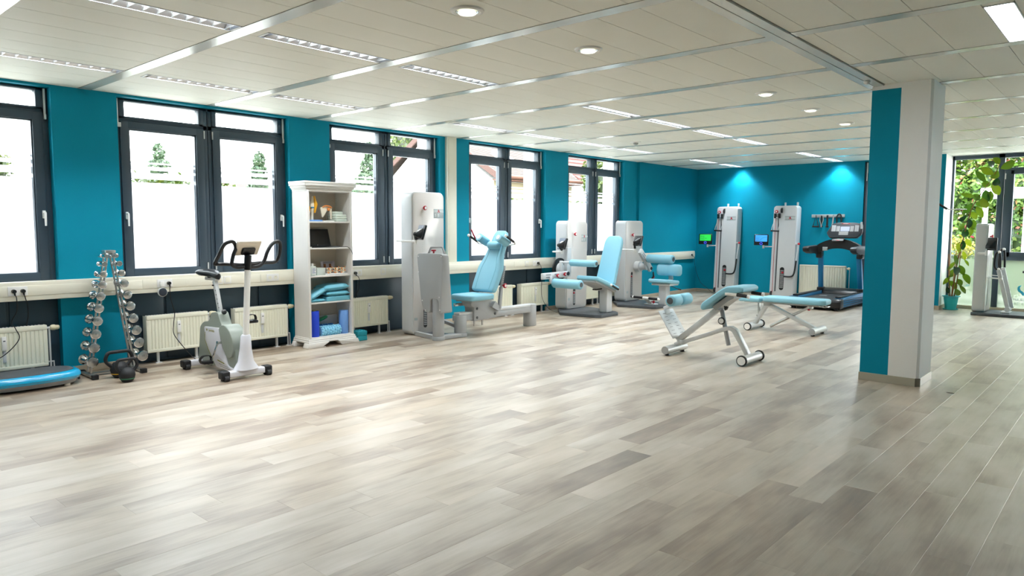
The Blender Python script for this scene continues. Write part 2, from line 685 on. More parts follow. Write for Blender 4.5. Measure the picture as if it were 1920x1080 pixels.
def text(name, body, size, m, parent, o, u, v, align='CENTER', bold=0.0):
    """flat lettering: origin o, reading direction u, up direction v"""
    cu = bpy.data.curves.new(name, 'FONT')
    cu.body = body
    cu.size = size
    cu.align_x = align
    cu.align_y = 'CENTER'
    cu.extrude = .0004
    cu.offset = bold
    t = bpy.data.objects.new(name, cu)
    COL.objects.link(t)
    dg = bpy.context.evaluated_depsgraph_get()
    me = bpy.data.meshes.new_from_object(t.evaluated_get(dg))
    bpy.data.objects.remove(t)
    og = ORG[parent.name]
    u, v = V(u).normalized(), V(v).normalized()
    n = u.cross(v)
    for q in me.vertices:
        c = V(o) + u * q.co.x + v * q.co.y + n * q.co.z - og
        q.co = c
    me.materials.clear()
    return link(name, me, m, parent)


def foliage(name, blobs, count, size, m, parent=None, core=.72):
    """many small leaves spread over ellipsoid shells; blobs: (cx,cy,cz,rx,ry,rz)"""
    b = MB()
    tone = []
    wsum = sum(q[3] * q[5] for q in blobs)
    for q in blobs:
        c, r = V(q[:3]), q[3:6]
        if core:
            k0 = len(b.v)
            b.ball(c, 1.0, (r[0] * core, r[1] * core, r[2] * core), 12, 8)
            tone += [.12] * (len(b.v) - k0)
        for _ in range(int(count * q[3] * q[5] / wsum)):
            th = random.uniform(0, 2 * PI)
            ph = math.acos(random.uniform(-1, 1))
            rad = random.uniform(.55, 1.0) ** .5
            d = V((math.sin(ph) * math.cos(th), math.sin(ph) * math.sin(th), math.cos(ph)))
            p = c + V((d.x * r[0], d.y * r[1], d.z * r[2])) * rad
            nn = (d + V((random.uniform(-.9, .9), random.uniform(-.9, .9), random.uniform(-.5, .9)))).normalized()
            t = nn.cross(V((random.uniform(-1, 1), random.uniform(-1, 1), random.uniform(-1, 1)))).normalized()
            s_ = nn.cross(t)
            L = size * random.uniform(.6, 1.3)
            b.add([p - t * L * .5, p + s_ * L * .32, p + t * L * .5, p - s_ * L * .32 + nn * L * .08], [(0, 1, 2, 3)])
            tn = min(1, max(0, random.gauss(.5, .22)))
            tone += [tn] * 4
    o = obj(name, b, m, parent, smooth=False, tone=tone)
    return o

# ================================================================== STRUCTURE
YB = 14.9            # back wall
YN = -4.2            # near wall, behind the camera
XR = 10.5            # wall to the right of the camera
PIT_Y = 0.121

# ------------------------------------------------------------------ floor
b = MB().box(-.2, XR + .2, YN - .2, 15.3, -.12, -.004)
floor = struct('floor', b, 'slab')
PW, PL = .178, 1.213
cells = []
i = 0
x = .145 - PW
while x < XR:
    off = (i * 0.5117 + (i % 3) * .19) % 1.0 * PL
    y = YN - off
    while y < 15.2:
        y1 = min(y + PL, 15.2)
        x0, x1_ = max(x, 0.0), min(x + PW, XR)
        if y1 > YN and x1_ - x0 > .01:
            cells.append((x0, x1_, max(y, YN), y1))
        y += PL
    x += PW
    i += 1


def seen(ps):
    for p in ps:
        q = project(p)
        if q and -40 < q[0] < 1960 and -40 < q[1] < 1120:
            return True
    return False


def plank(b, c):
    x0, x1_, y0, y1 = c
    e, h = .0008, .0006
    vs = [(x0, y0, -h), (x1_, y0, -h), (x1_, y1, -h), (x0, y1, -h), (x0 + e, y0 + e, 0), (x1_ - e, y0 + e, 0), (x1_ - e, y1 - e, 0), (x0 + e, y1 - e, 0),
          (x0, y0, -.004), (x1_, y0, -.004), (x1_, y1, -.004), (x0, y1, -.004)]
    b.add(vs, [(4, 5, 6, 7), (0, 1, 5, 4), (1, 2, 6, 5), (2, 3, 7, 6), (3, 0, 4, 7), (8, 9, 1, 0), (9, 10, 2, 1), (10, 11, 3, 2), (11, 8, 0, 3)])


vis = []
rest = []
for c in cells:
    pts = [(c[0], c[2], 0), (c[1], c[3], 0), ((c[0] + c[1]) / 2, (c[2] + c[3]) / 2, 0)]
    (vis if seen(pts) else rest).append(c)
vis.sort(key=lambda c: (V(((c[0] + c[1]) / 2, (c[2] + c[3]) / 2, 0)) - CAM).length)
rest += vis[300:]
rt = random.Random(11)


def tone_of():
    t = rt.random()
    return min(1, max(0, rt.gauss(.62, .17) if t > .16 else rt.uniform(.05, .3)))


for c in vis[:300]:
    b = MB()
    plank(b, c)
    obj('plank', b, 'plank', floor, smooth=False, tone=tone_of())
b = MB()
tn = []
for c in rest:
    plank(b, c)
    tn += [tone_of()] * 12
o = obj('far_planks', b, 'plank', floor, smooth=False, tone=tn)
o['kind'] = 'stuff'

# ------------------------------------------------------------------ ceiling
b = MB().box(-.6, XR + .2, YN - .2, 15.3, 2.82, 2.95)
ceiling = struct('ceiling', b, 'slab')
strips = [2.415 + 1.25 * k for k in range(-5, 11)]       # strip k starts here, .12 wide
LX = {1: (1.022, 1.178), 2: (3.048, 3.204)}
# fixtures per strip cell (strip k .. k+1): row 1 and row 2
fix1 = {-1, 0, 1, 3, 4, 5, 6, 8, 9}
fix2 = {-1, 0, 1, 3, 4, 5, 6, 8, 9}
lamps = []
panels = []
for k in range(len(strips) - 0):
    idx = k - 5
    ya = strips[k] + .12
    yb = strips[k] + 1.25
    yb = min(yb, 15.06)
    if yb - ya < .05:
        continue
    # left zone
    br = [0.0] + [.0685 + .3125 * j for j in range(0, 19)] + [5.70]
    if ya > 7.6:
        br[-1] = 5.862
    br = sorted({round(q, 4) for q in br if q <= 5.7 or q == 5.862})
    holes = []
    if idx in fix1:
        holes.append(LX[1])
        lamps.append((idx, 1, ya, yb))
    if idx in fix2:
        holes.append(LX[2])
        lamps.append((idx, 2, ya, yb))
    for h in holes:
        br = [q for q in br if not (h[0] - .07 < q < h[1] + .07)] + [h[0], h[1]]
    br.sort()
    yl = min(yb, YB)
    for j in range(len(br) - 1):
        if (br[j], br[j + 1]) in holes:
            # short closing piece between lamp and strip
            panels.append((br[j], br[j + 1], ya, ya + .065))
            continue
        if br[j + 1] - br[j] > .02:
            panels.append((br[j], br[j + 1], ya, yl))
    # right zone
    br = [5.862, 5.972] + [5.972 + .3125 * j for j in range(1, 16) if 5.972 + .3125 * j < XR - .1] + [XR]
    hol = []
    if idx == 2:
        h = (6.925, 7.085)
        br = sorted([q for q in br if not (h[0] - .04 < q < h[1] + .04)] + [h[0], h[1]])
        hol = [h]
        lamps.append((idx, 3, ya, yb))
    for j in range(len(br) - 1):
        if (br[j], br[j + 1]) in hol:
            panels.append((br[j], br[j + 1], ya, ya + .065))
            continue
        panels.append((br[j], br[j + 1], ya, yb))


def cpanel(b, c):
    x0, x1_, y0, y1 = c
    g = .0022
    b.box(x0 + g, x1_ - g, y0 + g * .6, y1 - g * .6, CZ, CZ + .02)


vis = []
rest = []
for c in panels:
    pts = [(c[0], c[2], CZ), (c[1], c[3], CZ), (c[0], c[3], CZ), (c[1], c[2], CZ)]
    (vis if seen(pts) else rest).append(c)
vis.sort(key=lambda c: (V(((c[0] + c[1]) / 2, (c[2] + c[3]) / 2, CZ)) - CAM).length)
rest += vis[300:]
for c in vis[:300]:
    b = MB()
    cpanel(b, c)
    obj('ceiling_panel', b, 'panel', ceiling, smooth=False)
b = MB()
for c in rest:
    cpanel(b, c)
o = obj('far_ceiling_panels', b, 'panel', ceiling, smooth=False)
o['kind'] = 'stuff'
for k, ys in enumerate(strips):
    if ys > YB:
        continue
    b = MB().box(0.0, 5.70, ys + .004, ys + .116, CZ - .003, CZ + .02).box(0.0, 5.70, ys - .001, ys + .003, CZ + .006, CZ + .02)
    obj('ceiling_rail', b, 'rail', ceiling, smooth=False)
    b = MB().box(5.862 if ys < 7.5 else 5.70, XR, ys + .004, ys + .116, CZ - .003, CZ + .02)
    obj('ceiling_rail', b, 'rail', ceiling, smooth=False)
# beam casing along the pillar line
b = MB().box(5.705, 5.775, YN, 7.3, CZ - .012, CZ + .03).box(5.783, 5.855, YN, 7.22, CZ - .012, CZ + .03).box(5.775, 5.783, YN, 7.22, CZ - .004, CZ + .02)
struct('trim_1', b, 'rail', smooth=False)

# ------------------------------------------------------------------ left wall with its window bays
WIN = [(-2.20, -.28), (.29, 2.185), (2.76, 4.665), (5.23, 7.10), (7.69, 9.53), (10.16, 11.96)]
edges = [YN] + [q for a in WIN for q in a] + [12.45]
b = MB()
for j in range(0, len(edges), 2):
    y0, y1 = edges[j], edges[j + 1]
    b.box(-.2, 0, y0, y1, 0, 2.82, mi=0)
    b.box(-.5, -.2, y0 + (.0 if j else 0), y1, -.3, 3.4, mi=1)
b.box(-.2, .05, 12.45, YB + .3, 0, 2.82, mi=0)
b.box(-.5, -.2, 12.45, YB + .3, -.3, 3.4, mi=1)
for a in WIN:
    b.box(-.2, 0, a[0], a[1], 2.722, 2.82, mi=0)
    b.box(-.5, -.2, a[0], a[1], 2.745, 3.4, mi=1)
    b.box(-.5, -.2, a[0], a[1], -.3, .88, mi=1)
struct('wall_left', b, ['teal', 'facade'], smooth=False)
b = MB()
for j in range(0, len(edges), 2):
    b.box(0, .014, edges[j], edges[j + 1], 0, .068, bev=.003)
b.box(.05, .064, 12.45, YB, 0, .068, bev=.003)
struct('baseboard_left', b, 'wood', smooth=False)


def window_unit(n, y0, y1):
    r = struct_empty('window_%d' % n, (-.15, (y0 + y1) / 2, .9))
    ym = (y0 + y1) / 2 + .005
    b = MB()
    xf, xb = -.10, -.19
    z0, z1 = .90, 2.722
    # outer frame, mullion posts, transom
    b.box(xb, xf, y0, y0 + .055, z0, z1, bev=.004)
    b.box(xb, xf, y1 - .055, y1, z0, z1, bev=.004)
    b.box(xb, xf, y0, y1, z1 - .03, z1, bev=.003)
    b.box(xb, xf - .004, y0, y1, z0 - .02, z0 + .03, bev=.003)
    b.box(xb, xf, ym - .052, ym - .003, z0, z1, bev=.004)
    b.box(xb, xf, ym + .003, ym + .052, z0, z1, bev=.004)
    b.box(xb, xf - .012, ym - .004, ym + .004, z0, z1)
    b.box(xb, xf, y0, y1, 2.485, 2.535, bev=.003)
    struct('frame', b, 'anthracite', r)
    # parapet below
    b = MB()
    b.box(-.14, -.09, y0, y1, 0, .9)
    struct('parapet', b, 'anthdark', r, smooth=False)
    w3 = (y1 - y0)
    for t0, t1 in ((.0, .22), (.225, .78), (.785, 1.0)):
        b = MB().box(-.09, -.075, y0 + w3 * t0 + .01, y0 + w3 * t1 - .01, .02, .89, bev=.003)
        struct('parapet_panel', b, 'anthdark', r)
    for side, (a, c) in enumerate(((y0 + .05, ym - .048), (ym + .048, y1 - .05))):
        # opening sash
        b = MB()
        sx0, sx1 = -.185, -.082
        za, zb = .905, 2.492
        ww = .085
        b.box(sx0, sx1, a, a + ww, za, zb, bev=.004)
        b.box(sx0, sx1, c - ww, c, za, zb, bev=.004)
        b.box(sx0, sx1, a + ww - .01, c - ww + .01, za, za + .085, bev=.004)
        b.box(sx0, sx1, a + ww - .01, c - ww + .01, zb - .072, zb, bev=.004)
        # stepped glazing bead
        for (p, q) in ((a + ww, a + ww + .012), (c - ww - .012, c - ww)):
            b.box(-.150, -.098, p, q, za + .085, zb - .072)
        b.box(-.150, -.098, a + ww, c - ww, zb - .084, zb - .072)
        struct('sash', b, 'anthracite', r)
        b = MB().box(-.156, -.150, a + ww - .01, c - ww + .01, za + .08, zb - .065)
        struct('pane', b, 'glass', r, smooth=False)
        b = MB()
        for f0, f1 in ((.99, 1.886), (1.922, 1.987), (2.015, 2.054), (2.080, 2.097)):
            b.box(-.1495, -.1485, a + ww, c - ww, f0, f1)
        struct('frosted_film', b, 'film', r, smooth=False)
        # top light
        b = MB()
        za, zb = 2.522, 2.712
        b.box(sx0, -.09, a, a + .05, za, zb, bev=.003)
        b.box(sx0, -.09, c - .05, c, za, zb, bev=.003)
        b.box(sx0, -.09, a, c, za, za + .022, bev=.003)
        b.box(sx0, -.09, a, c, zb - .016, zb, bev=.003)
        struct('top_sash', b, 'anthracite', r)
        b = MB().box(-.156, -.150, a + .045, c - .045, za + .015, zb - .01)
        struct('pane', b, 'glass', r, smooth=False)
        # handle at the outer stile, hinges at the mullion, stay of the top light
        ho = a + .03 if side == 0 else c - .03
        sg = 1 if side == 0 else -1
        b = MB().box(-.082, -.06, ho - .013, ho + .013, 1.50, 1.575, bev=.004)
        b.tube([(-.06, ho, 1.555), (-.035, ho, 1.555), (-.03, ho, 1.548), (-.03, ho, 1.43)], [.010, .011, .011, .009], n=8)
        struct('handle', b, 'white', r)
        hi = c + .002 if side == 0 else a - .002
        for hz in (.945, 2.39):
            b = MB().cyl((-.078, hi, hz), (-.078, hi, hz + .085), .008, n=8)
            struct('hinge', b, 'lgrey', r)
        so = y0 + .03 if side == 0 else y1 - .03
        b = MB().box(-.096, -.078, so - .009, so + .009, 2.43, 2.715, bev=.003).box(-.096, -.07, so - .009, so + .03 * sg if sg > 0 else so + .009, 2.43, 2.475, bev=.003)
        struct('stay', b, 'white', r)
    return r


for n, (a, c) in enumerate(WIN):
    window_unit(n + 1, a, c)

# ------------------------------------------------------------------ back wall
b = MB().box(.05, 3.56, YB, YB + .35, 0, 2.82).box(3.56, 4.62, YB, YB + .35, 2.722, 2.82)
struct('wall_back', b, 'teal', smooth=False)
struct('baseboard_back', MB().box(.064, 3.56, YB - .014, YB, 0, .068, bev=.003), 'wood', smooth=False)
# narrow dark window beside the pillar
r = struct_empty('window_7', (4.0, YB + .1, 0))
b = MB()
b.box(3.56, 3.66, YB + .03, YB + .14, 0, 2.722, bev=.004).box(4.5, 4.62, YB + .03, YB + .14, 0, 2.722, bev=.004)
b.box(3.56, 4.62, YB + .03, YB + .14, 2.69, 2.722).box(3.66, 4.5, YB + .03, YB + .14, 2.43, 2.53).box(3.66, 4.5, YB + .03, YB + .14, 0, .10).box(3.66, 4.5, YB + .03, YB + .14, .88, 1.0)
struct('frame', b, 'anthracite', r)
b = MB().box(3.61, 3.70, YB + .01, YB + .12, .1, 2.50, bev=.004)
b.box(4.40, 4.5, YB + .01, YB + .12, .1, 2.50, bev=.004).box(3.62, 4.5, YB + .01, YB + .12, 2.42, 2.50)
struct('sash', b, 'anthracite', r)
struct('pane', MB().box(3.62, 4.5, YB + .07, YB + .076, .1, 2.69), 'glass', r, smooth=False)
struct('frosted_film', MB().box(3.70, 4.40, YB + .065, YB + .066, .1, 1.85), 'film', r, smooth=False)
b = MB().box(3.6, 3.615, YB + .0, YB + .03, 2.35, 2.70, bev=.003)
struct('stay', b, 'white', r)

# ------------------------------------------------------------------ garden-side glazing on the right
YG = 15.06
b = MB().box(4.62, 5.0, 14.5, 15.3, 0, 2.82, mi=0)
b.add([(5.0005, 14.5, .06), (5.0005, 15.3, .06), (5.0005, 15.3, 2.82), (5.0005, 14.5, 2.82)], [(0, 1, 2, 3)], mi=1)
b.box(5.0, XR, 15.0, 15.3, 2.745, 2.9, mi=1)
struct('wall_garden', b, ['teal', 'white_wall'], smooth=False)
b = MB().box(4.62, 5.014, 14.486, 14.5, 0, .068, bev=.003).box(5.0, 5.014, 14.5, YG, 0, .068, bev=.003)
struct('baseboard_garden', b, 'wood', smooth=False)
r = struct_empty('window_8', (5.9, YG, 0))
b = MB()
for x0, x1_ in ((5.0, 5.035), (5.70, 5.79), (7.05, 7.14), (8.4, 8.49), (9.7, 9.79)):
    b.box(x0, x1_, YG, YG + .1, .03, 2.745, bev=.004)
b.box(5.0, XR, YG, YG + .1, 2.677, 2.745, bev=.004).box(5.79, XR, YG, YG + .1, 2.44, 2.50, bev=.004).box(5.79, XR, YG, YG + .1, .89, .965, bev=.004)
struct('frame', b, 'anthracite', r)
struct('threshold', MB().box(5.0, XR, YG - .04, YG + .1, 0, .055, bev=.003), 'wood', r, smooth=False)
for x0, x1_ in ((5.80, 7.05), (7.15, 8.4)):
    b = MB()
    ww = .085
    b.box(x0, x0 + ww + .05, YG - .02, YG + .08, .955, 2.45, bev=.004).box(x1_ - ww - .05, x1_, YG - .02, YG + .08, .955, 2.45, bev=.004)
    b.box(x0 + ww, x1_ - ww, YG - .02, YG + .08, .955, 1.035, bev=.004).box(x0 + ww, x1_ - ww, YG - .02, YG + .08, 2.385, 2.45, bev=.004)
    struct('sash', b, 'anthracite', r)
    struct('hinge', MB().cyl((x0 + .012, YG - .022, 2.3), (x0 + .012, YG - .022, 2.4), .008, n=8), 'lgrey', r)
    struct('frosted_film', MB().box(x0 - .01, x1_, YG + .038, YG + .039, .055, .89), 'film_green', r, smooth=False)
    struct('pane', MB().box(x0 + .1, x1_ - .1, YG + .04, YG + .046, 1.0, 2.42), 'glass', r, smooth=False)
    struct('pane', MB().box(x0 - .01, x1_, YG + .04, YG + .046, .05, .9), 'glass', r, smooth=False)
    struct('pane', MB().box(x0 - .01, x1_, YG + .04, YG + .046, 2.5, 2.68), 'glass', r, smooth=False)
struct('pane', MB().box(5.035, 5.70, YG + .04, YG + .046, .055, 2.68), 'glass', r, smooth=False)
struct('frosted_film', MB().box(5.035, 5.70, YG + .038, YG + .039, .055, .896), 'film_green', r, smooth=False)
# cut-film sign, read from outside, so mirrored in here
def hand(sg, cx, cz):
    out = []
    for px, pz in [(.012, -.075), (.012, -.03), (.04, .0), (.062, .012), (.075, .045), (.072, .075), (.05, .10), (.075, .098), (.105, .075), (.112, .035), (.098, -.005), (.06, -.035), (.03, -.078)]:
        out.append((cx + sg * px, cz + pz))
    return out if sg > 0 else out[::-1]


LXc, LZ = 6.185, .36
b = MB()
for sg in (-1, 1):
    b.prism(hand(sg, LXc, LZ), (0, YG + .0365, 0), (1, 0, 0), (0, 0, 1), 0, .001)
struct('hands_emblem', b, 'logo_blue', r, smooth=False)
b = MB()
for k, (rr, zz) in enumerate(((.008, .085), (.016, .06), (.010, .035), (.008, .012), (.005, -.008))):
    b.box(LXc - rr, LXc + rr, YG + .0355, YG + .0365, LZ + zz - .008, LZ + zz + .008, bev=.002)
struct('spine_emblem', b, 'logo_grey', r, smooth=False)
text('lettering', 'PHYSIOTHERAPIE', .068, 'logo_grey', r, (LXc + .06, YG + .036, .205), (-1, 0, 0), (0, 0, 1))
text('lettering', 'P R A X I S   T E', .05, 'logo_grey', r, (LXc + .02, YG + .036, .14), (-1, 0, 0), (0, 0, 1))
text('lettering', 'TEL', .045, 'logo_blue', r, (5.33, YG + .036, .415), (-1, 0, 0), (0, 0, 1))

# ------------------------------------------------------------------ walls behind and beside the camera
lf = obj('dry_leaf', MB().prism([(-.03, 0), (-.012, .008), (.0, .004), (.014, .010), (.032, .002), (.006, -.010), (-.014, -.006)], (6.522, 7.142, .001), (1, 0, 0), (0, 1, 0), 0, .003), 'soil', smooth=False)
tag(lf, 'tiny grey leaf scrap lying on the floor beside the pillar', 'leaf')
struct('wall_right', MB().box(XR, XR + .2, YN, 15.3, 0, 2.82), 'teal', smooth=False)
struct('wall_near', MB().box(-.2, XR + .2, YN - .2, YN, 0, 2.82), 'teal', smooth=False)

# ------------------------------------------------------------------ pillar
x0, x1_, y0, y1, xp = 5.755, 6.255, 7.215, 7.69, 6.0
b = MB()
ch = .02
prof = [(x0, y0), (xp, y0), (x1_ - ch, y0), (x1_, y0 + ch), (x1_, y1), (x0, y1)]
vs = [(p[0], p[1], 0) for p in prof] + [(p[0], p[1], 2.70) for p in prof] + [(p[0], p[1], CZ) for p in prof]
k = len(prof)
fs, mi = [], []
for i in range(k):
    j = (i + 1) % k
    fs.append((i, j, k + j, k + i))
    mi.append(0 if i in (0, 5) else 1)
    fs.append((k + i, k + j, 2 * k + j, 2 * k + i))
    mi.append(1)
for f, q in zip(fs, mi):
    b.add([vs[t] for t in f], [(0, 1, 2, 3)], q)
pil = struct('wall_pillar', b, ['teal', 'white_wall'], smooth=False)
b = MB()
b.box(x0 - .006, x1_ - ch, y0 - .008, y0, 0, .075, bev=.002).box(x0 - .008, x0, y0 - .006, y1, 0, .075, bev=.002).box(x1_, x1_ + .008, y0 + ch, y1 + .01, 0, .075, bev=.002)
struct('baseboard_pillar', b, 'base_metal', smooth=False)
b = MB().prism([(x1_ - ch - .004, y0 - .012), (x1_ + .012, y0 + ch + .004), (x1_, y0 + ch + .004), (x1_ - ch - .004, y0)], (0, 0, 0), (1, 0, 0), (0, 1, 0), 0, .076)
struct('trim_2', b, 'trimdark', smooth=False)
# small round sensor cap on the beam next to the pillar, and a black lamp arm end seen behind it

# ------------------------------------------------------------------ cable trunking along the window wall
tr = thing('cable_trunking', 'long cream cable trunking running under all the windows', 'cable duct', (.05, 5.3, .745))
b = MB().box(.0, .094, YN, 14.77, .745, .918, bev=.006)
b.box(-.10, .02, YN, 12.44, .88, .905)
obj('body', b, 'trunk', tr)
cuts = [YN, -1.2, 1.2, 2.9, 4.2, 6.3, 8.0, 8.62, 9.9, 11.6, 13.2, 14.77]
for a, c in zip(cuts[:-1], cuts[1:]):
    obj('lid', MB().box(.09, .098, a + .0015, c - .0015, .790, .882, bev=.002), 'trunk', tr)
vt = thing('vertical_trunking', 'upright cream cable trunking on the teal pier behind the white machine tower', 'cable duct', (.05, 7.28, .918))
obj('body', MB().box(0.0, .06, 7.195, 7.375, .918, CZ, bev=.005), 'trunk', vt)
obj('lid', MB().box(.056, .064, 7.215, 7.355, .918, CZ - .002, bev=.003), 'trunk', vt)


def socket(y, kind='socket', double=False):
    ys = (y - .036, y + .036) if double else (y,)
    lo, hi = ys[0] - .041, ys[-1] + .041
    b = MB().box(.097, .103, lo, hi, .795, .879, bev=.002)
    pl = obj('socket_plate' if kind == 'socket' else 'blank_plate', b, 'white', tr)
    for q in ys:
        if kind == 'socket':
            b = MB().lathe([(.021, 0), (.021, .003), (.018, .003), (.017, .0012)], (.1025, q, .837), (1, 0, 0), 18)
            obj('socket_well', b, 'trunk', pl)
            b = MB()
            for dz in (-.008, .008):
                b.cyl((.1035, q, .837 + dz), (.1045, q, .837 + dz), .0025, n=8)
            obj('contact_holes', b, 'dgrey', pl)
        else:
            obj('cover', MB().box(.102, .105, q - .028, q + .028, .809, .865, bev=.001), 'trunk', pl)


for y, kd, db in ((1.82, 's', 1), (3.12, 's', 1), (3.705, 'b', 0), (3.80, 'b', 0), (4.35, 's', 1), (5.545, 's', 1), (5.97, 'b', 0), (8.93, 'b', 0), (9.17, 's', 1), (14.59, 's', 0)):
    socket(y, 'socket' if kd == 's' else 'blank', bool(db))


def cable(label, y, path, side=None):
    c = thing('power_cable', label, 'cable', (.115, y, .837))
    b = MB().cyl((.104, y, .837), (.135, y, .837), .019, .017, n=14)
    b.cyl((.125, y, .837), (.130, y + .004, .80), .010, .006, n=10)
    obj('plug', b, 'black', c)
    obj('lead', MB().tube(spline([(.13, y + .004, .805)] + path, 7), .0042, n=6), 'black', c)
    return c


cable('black plug with its lead crossing the leftmost radiator', 1.787, [(.135, 1.80, .77), (.12, 1.80, .66), (.10, 1.76, .56), (.125, 1.78, .50), (.135, 1.80, .40), (.14, 1.68, .27), (.145, 1.52, .20), (.145, 1.38, .13), (.15, 1.28, .006)])
cable('second black plug from the corner, lead dropping behind the leftmost radiator', 1.857, [(.125, 1.87, .77), (.10, 1.89, .70), (.06, 1.90, .60), (.03, 1.89, .5), (.02, 1.885, .42)])
cable('black plug right of the round speaker, lead hanging down to the exercise bike', 3.156, [(.12, 3.16, .76), (.115, 3.17, .66), (.12, 3.20, .52), (.13, 3.18, .40), (.16, 3.17, .30), (.24, 3.22, .18), (.36, 3.28, .06), (.50, 3.34, .006), (.60, 3.36, .006)])
cable('black plug beside the bookcase with a short lead', 5.509, [(.13, 5.54, .79), (.13, 5.56, .74), (.12, 5.55, .62), (.09, 5.535, .56), (.075, 5.53, .5)])
cable('black plug beside the leg curl machine, lead running down to its base', 9.206, [(.13, 9.235, .82), (.14, 9.26, .75), (.13, 9.29, .6), (.13, 9.28, .4), (.14, 9.30, .22), (.20, 9.38, .07), (.30, 9.44, .008), (.36, 9.46, .008)])
cable('black plug in the far corner, lead winding down to the back wall machine', 14.59, [(.14, 14.62, .81), (.16, 14.64, .76), (.15, 14.66, .66), (.19, 14.68, .45), (.28, 14.72, .22), (.42, 14.76, .10), (.52, 14.76, .02), (.60, 14.76, .008), (.68, 14.77, .008)])

# round plug-in speaker hanging at the trunking
sp = thing('smart_speaker', 'round dark grey plug-in speaker hanging at the trunking', 'speaker', (.125, 3.085, .69))
obj('plug_housing', MB().box(.104, .135, 3.062, 3.104, .80, .862, bev=.008), 'white', sp)
obj('mount', MB().lathe([(.047, 0), (.049, .01), (.047, .022)], (.108, 3.085, .748), (1, 0, 0), 24).box(.106, .12, 3.07, 3.10, .78, .81), 'white', sp)
obj('fabric_front', MB().lathe([(.041, 0), (.042, .006), (.036, .014), (.02, .018)], (.128, 3.085, .748), (1, 0, 0), 24), mat('speaker_cloth', '#2b323c', .9, bump=.6, bscale=600), sp)


# ------------------------------------------------------------------ ceiling luminaires
LAMP_W = 3.6
def luminaire(x0, x1_, y0, y1, label, group, panel=False, strength=1):
    t = thing('ceiling_light', label, 'ceiling light', ((x0 + x1_) / 2, (y0 + y1) / 2, CZ), group)
    zt = CZ + .065
    b = MB()
    fr = .008
    b.box(x0, x0 + fr, y0, y1, CZ - .003, zt).box(x1_ - fr, x1_, y0, y1, CZ - .003, zt).box(x0, x1_, y0, y0 + fr * 2, CZ - .003, zt).box(x0, x1_, y1 - fr * 2, y1, CZ - .003, zt).box(x0, x1_, y0, y1, zt, zt + .005)
    obj('housing', b, 'lgrey', t, smooth=False)
    xm = (x0 + x1_) / 2
    if panel:
        b = MB().box(x0 + .018, x1_ - .018, y0 + .03, y1 - .03, CZ + .015, CZ + .02)
        obj('diffuser', b, 'panel_lamp', t, smooth=False)
    else:
        b = MB().cyl((xm, y0 + .07, CZ + .045), (xm, y1 - .07, CZ + .045), .013, n=10)
        obj('tube', b, 'tube', t)
        b = MB()
        for sgn in (-1, 1):
            xa = xm + sgn * (xm - x0 - fr)
            b.add([(xa, y0 + .016, CZ), (xa, y1 - .016, CZ), (xm + sgn * .022, y1 - .016, zt - .002), (xm + sgn * .022, y0 + .016, zt - .002)], [(0, 1, 2, 3)])
        obj('reflector', b, 'satin', t, smooth=False)
        ld = bpy.data.lights.new('fluorescent_lamp', 'AREA')
        ld.shape = 'RECTANGLE'
        ld.size = .09
        ld.size_y = y1 - y0 - .14
        ld.energy = LAMP_W
        ld.color = (.95, .98, 1.0)
        ld.spread = math.radians(118)
        lo = bpy.data.objects.new('fluorescent_lamp', ld)
        COL.objects.link(lo)
        lo.location = (xm, (y0 + y1) / 2, CZ + .032)
        n = 12
        yy = y0 + .05
        b = MB().prism([(x0 + fr, CZ), (x1_ - fr, CZ), (xm + .03, CZ + .03), (xm - .03, CZ + .03)], (0, yy, 0), (1, 0, 0), (0, 0, 1), -.0015, .0015)
        bl = obj('louver_blade', b, 'satin', t, smooth=False)
        for q in range(1, n):
            d = bl.copy()
            COL.objects.link(d)
            d.parent = t
            d.location = (0, (y1 - y0 - .1) * q / (n - 1), 0)
    return t


PLACE = {(-3, 1): None}
ords = {-3: 'behind the camera', -1: 'nearest', 0: 'second', 1: 'third', 3: 'fourth', 4: 'fifth', 5: 'sixth', 6: 'seventh', 8: 'second last', 9: 'last'}
ords3 = {0: 'second', 1: 'third', 3: 'fourth', 4: 'fifth', 5: 'sixth', 6: 'seventh'}
for idx, row, ya, yb in lamps:
    if row == 3:
        if idx == 2:
            luminaire(6.925, 7.085, ya + .065, yb, 'bright recessed ceiling light right of the white pillar', 'ceiling light', True)
        continue
    h = LX[row]
    where = 'row along the windows' if row == 1 else 'row along the middle of the room'
    luminaire(h[0], h[1], ya + .065, min(yb, YB - .02), 'slim louvred ceiling light, %s in the %s' % (ords[idx], where), 'louvred lights, ' + where)

for (x, nm) in ((1.10, 1), (3.126, 2)):
    # the last lamp of each row throws a sharp fan of light down the back wall
    ld = bpy.data.lights.new('tube_light', 'SPOT')
    ld.energy = 6
    ld.color = (.82, .95, 1.0)
    ld.spot_size = math.radians(104)
    ld.spot_blend = .35
    ld.shadow_soft_size = .03
    lo = bpy.data.objects.new('tube_light', ld)
    COL.objects.link(lo)
    lo.location = (x, YB - .16, CZ - .012)

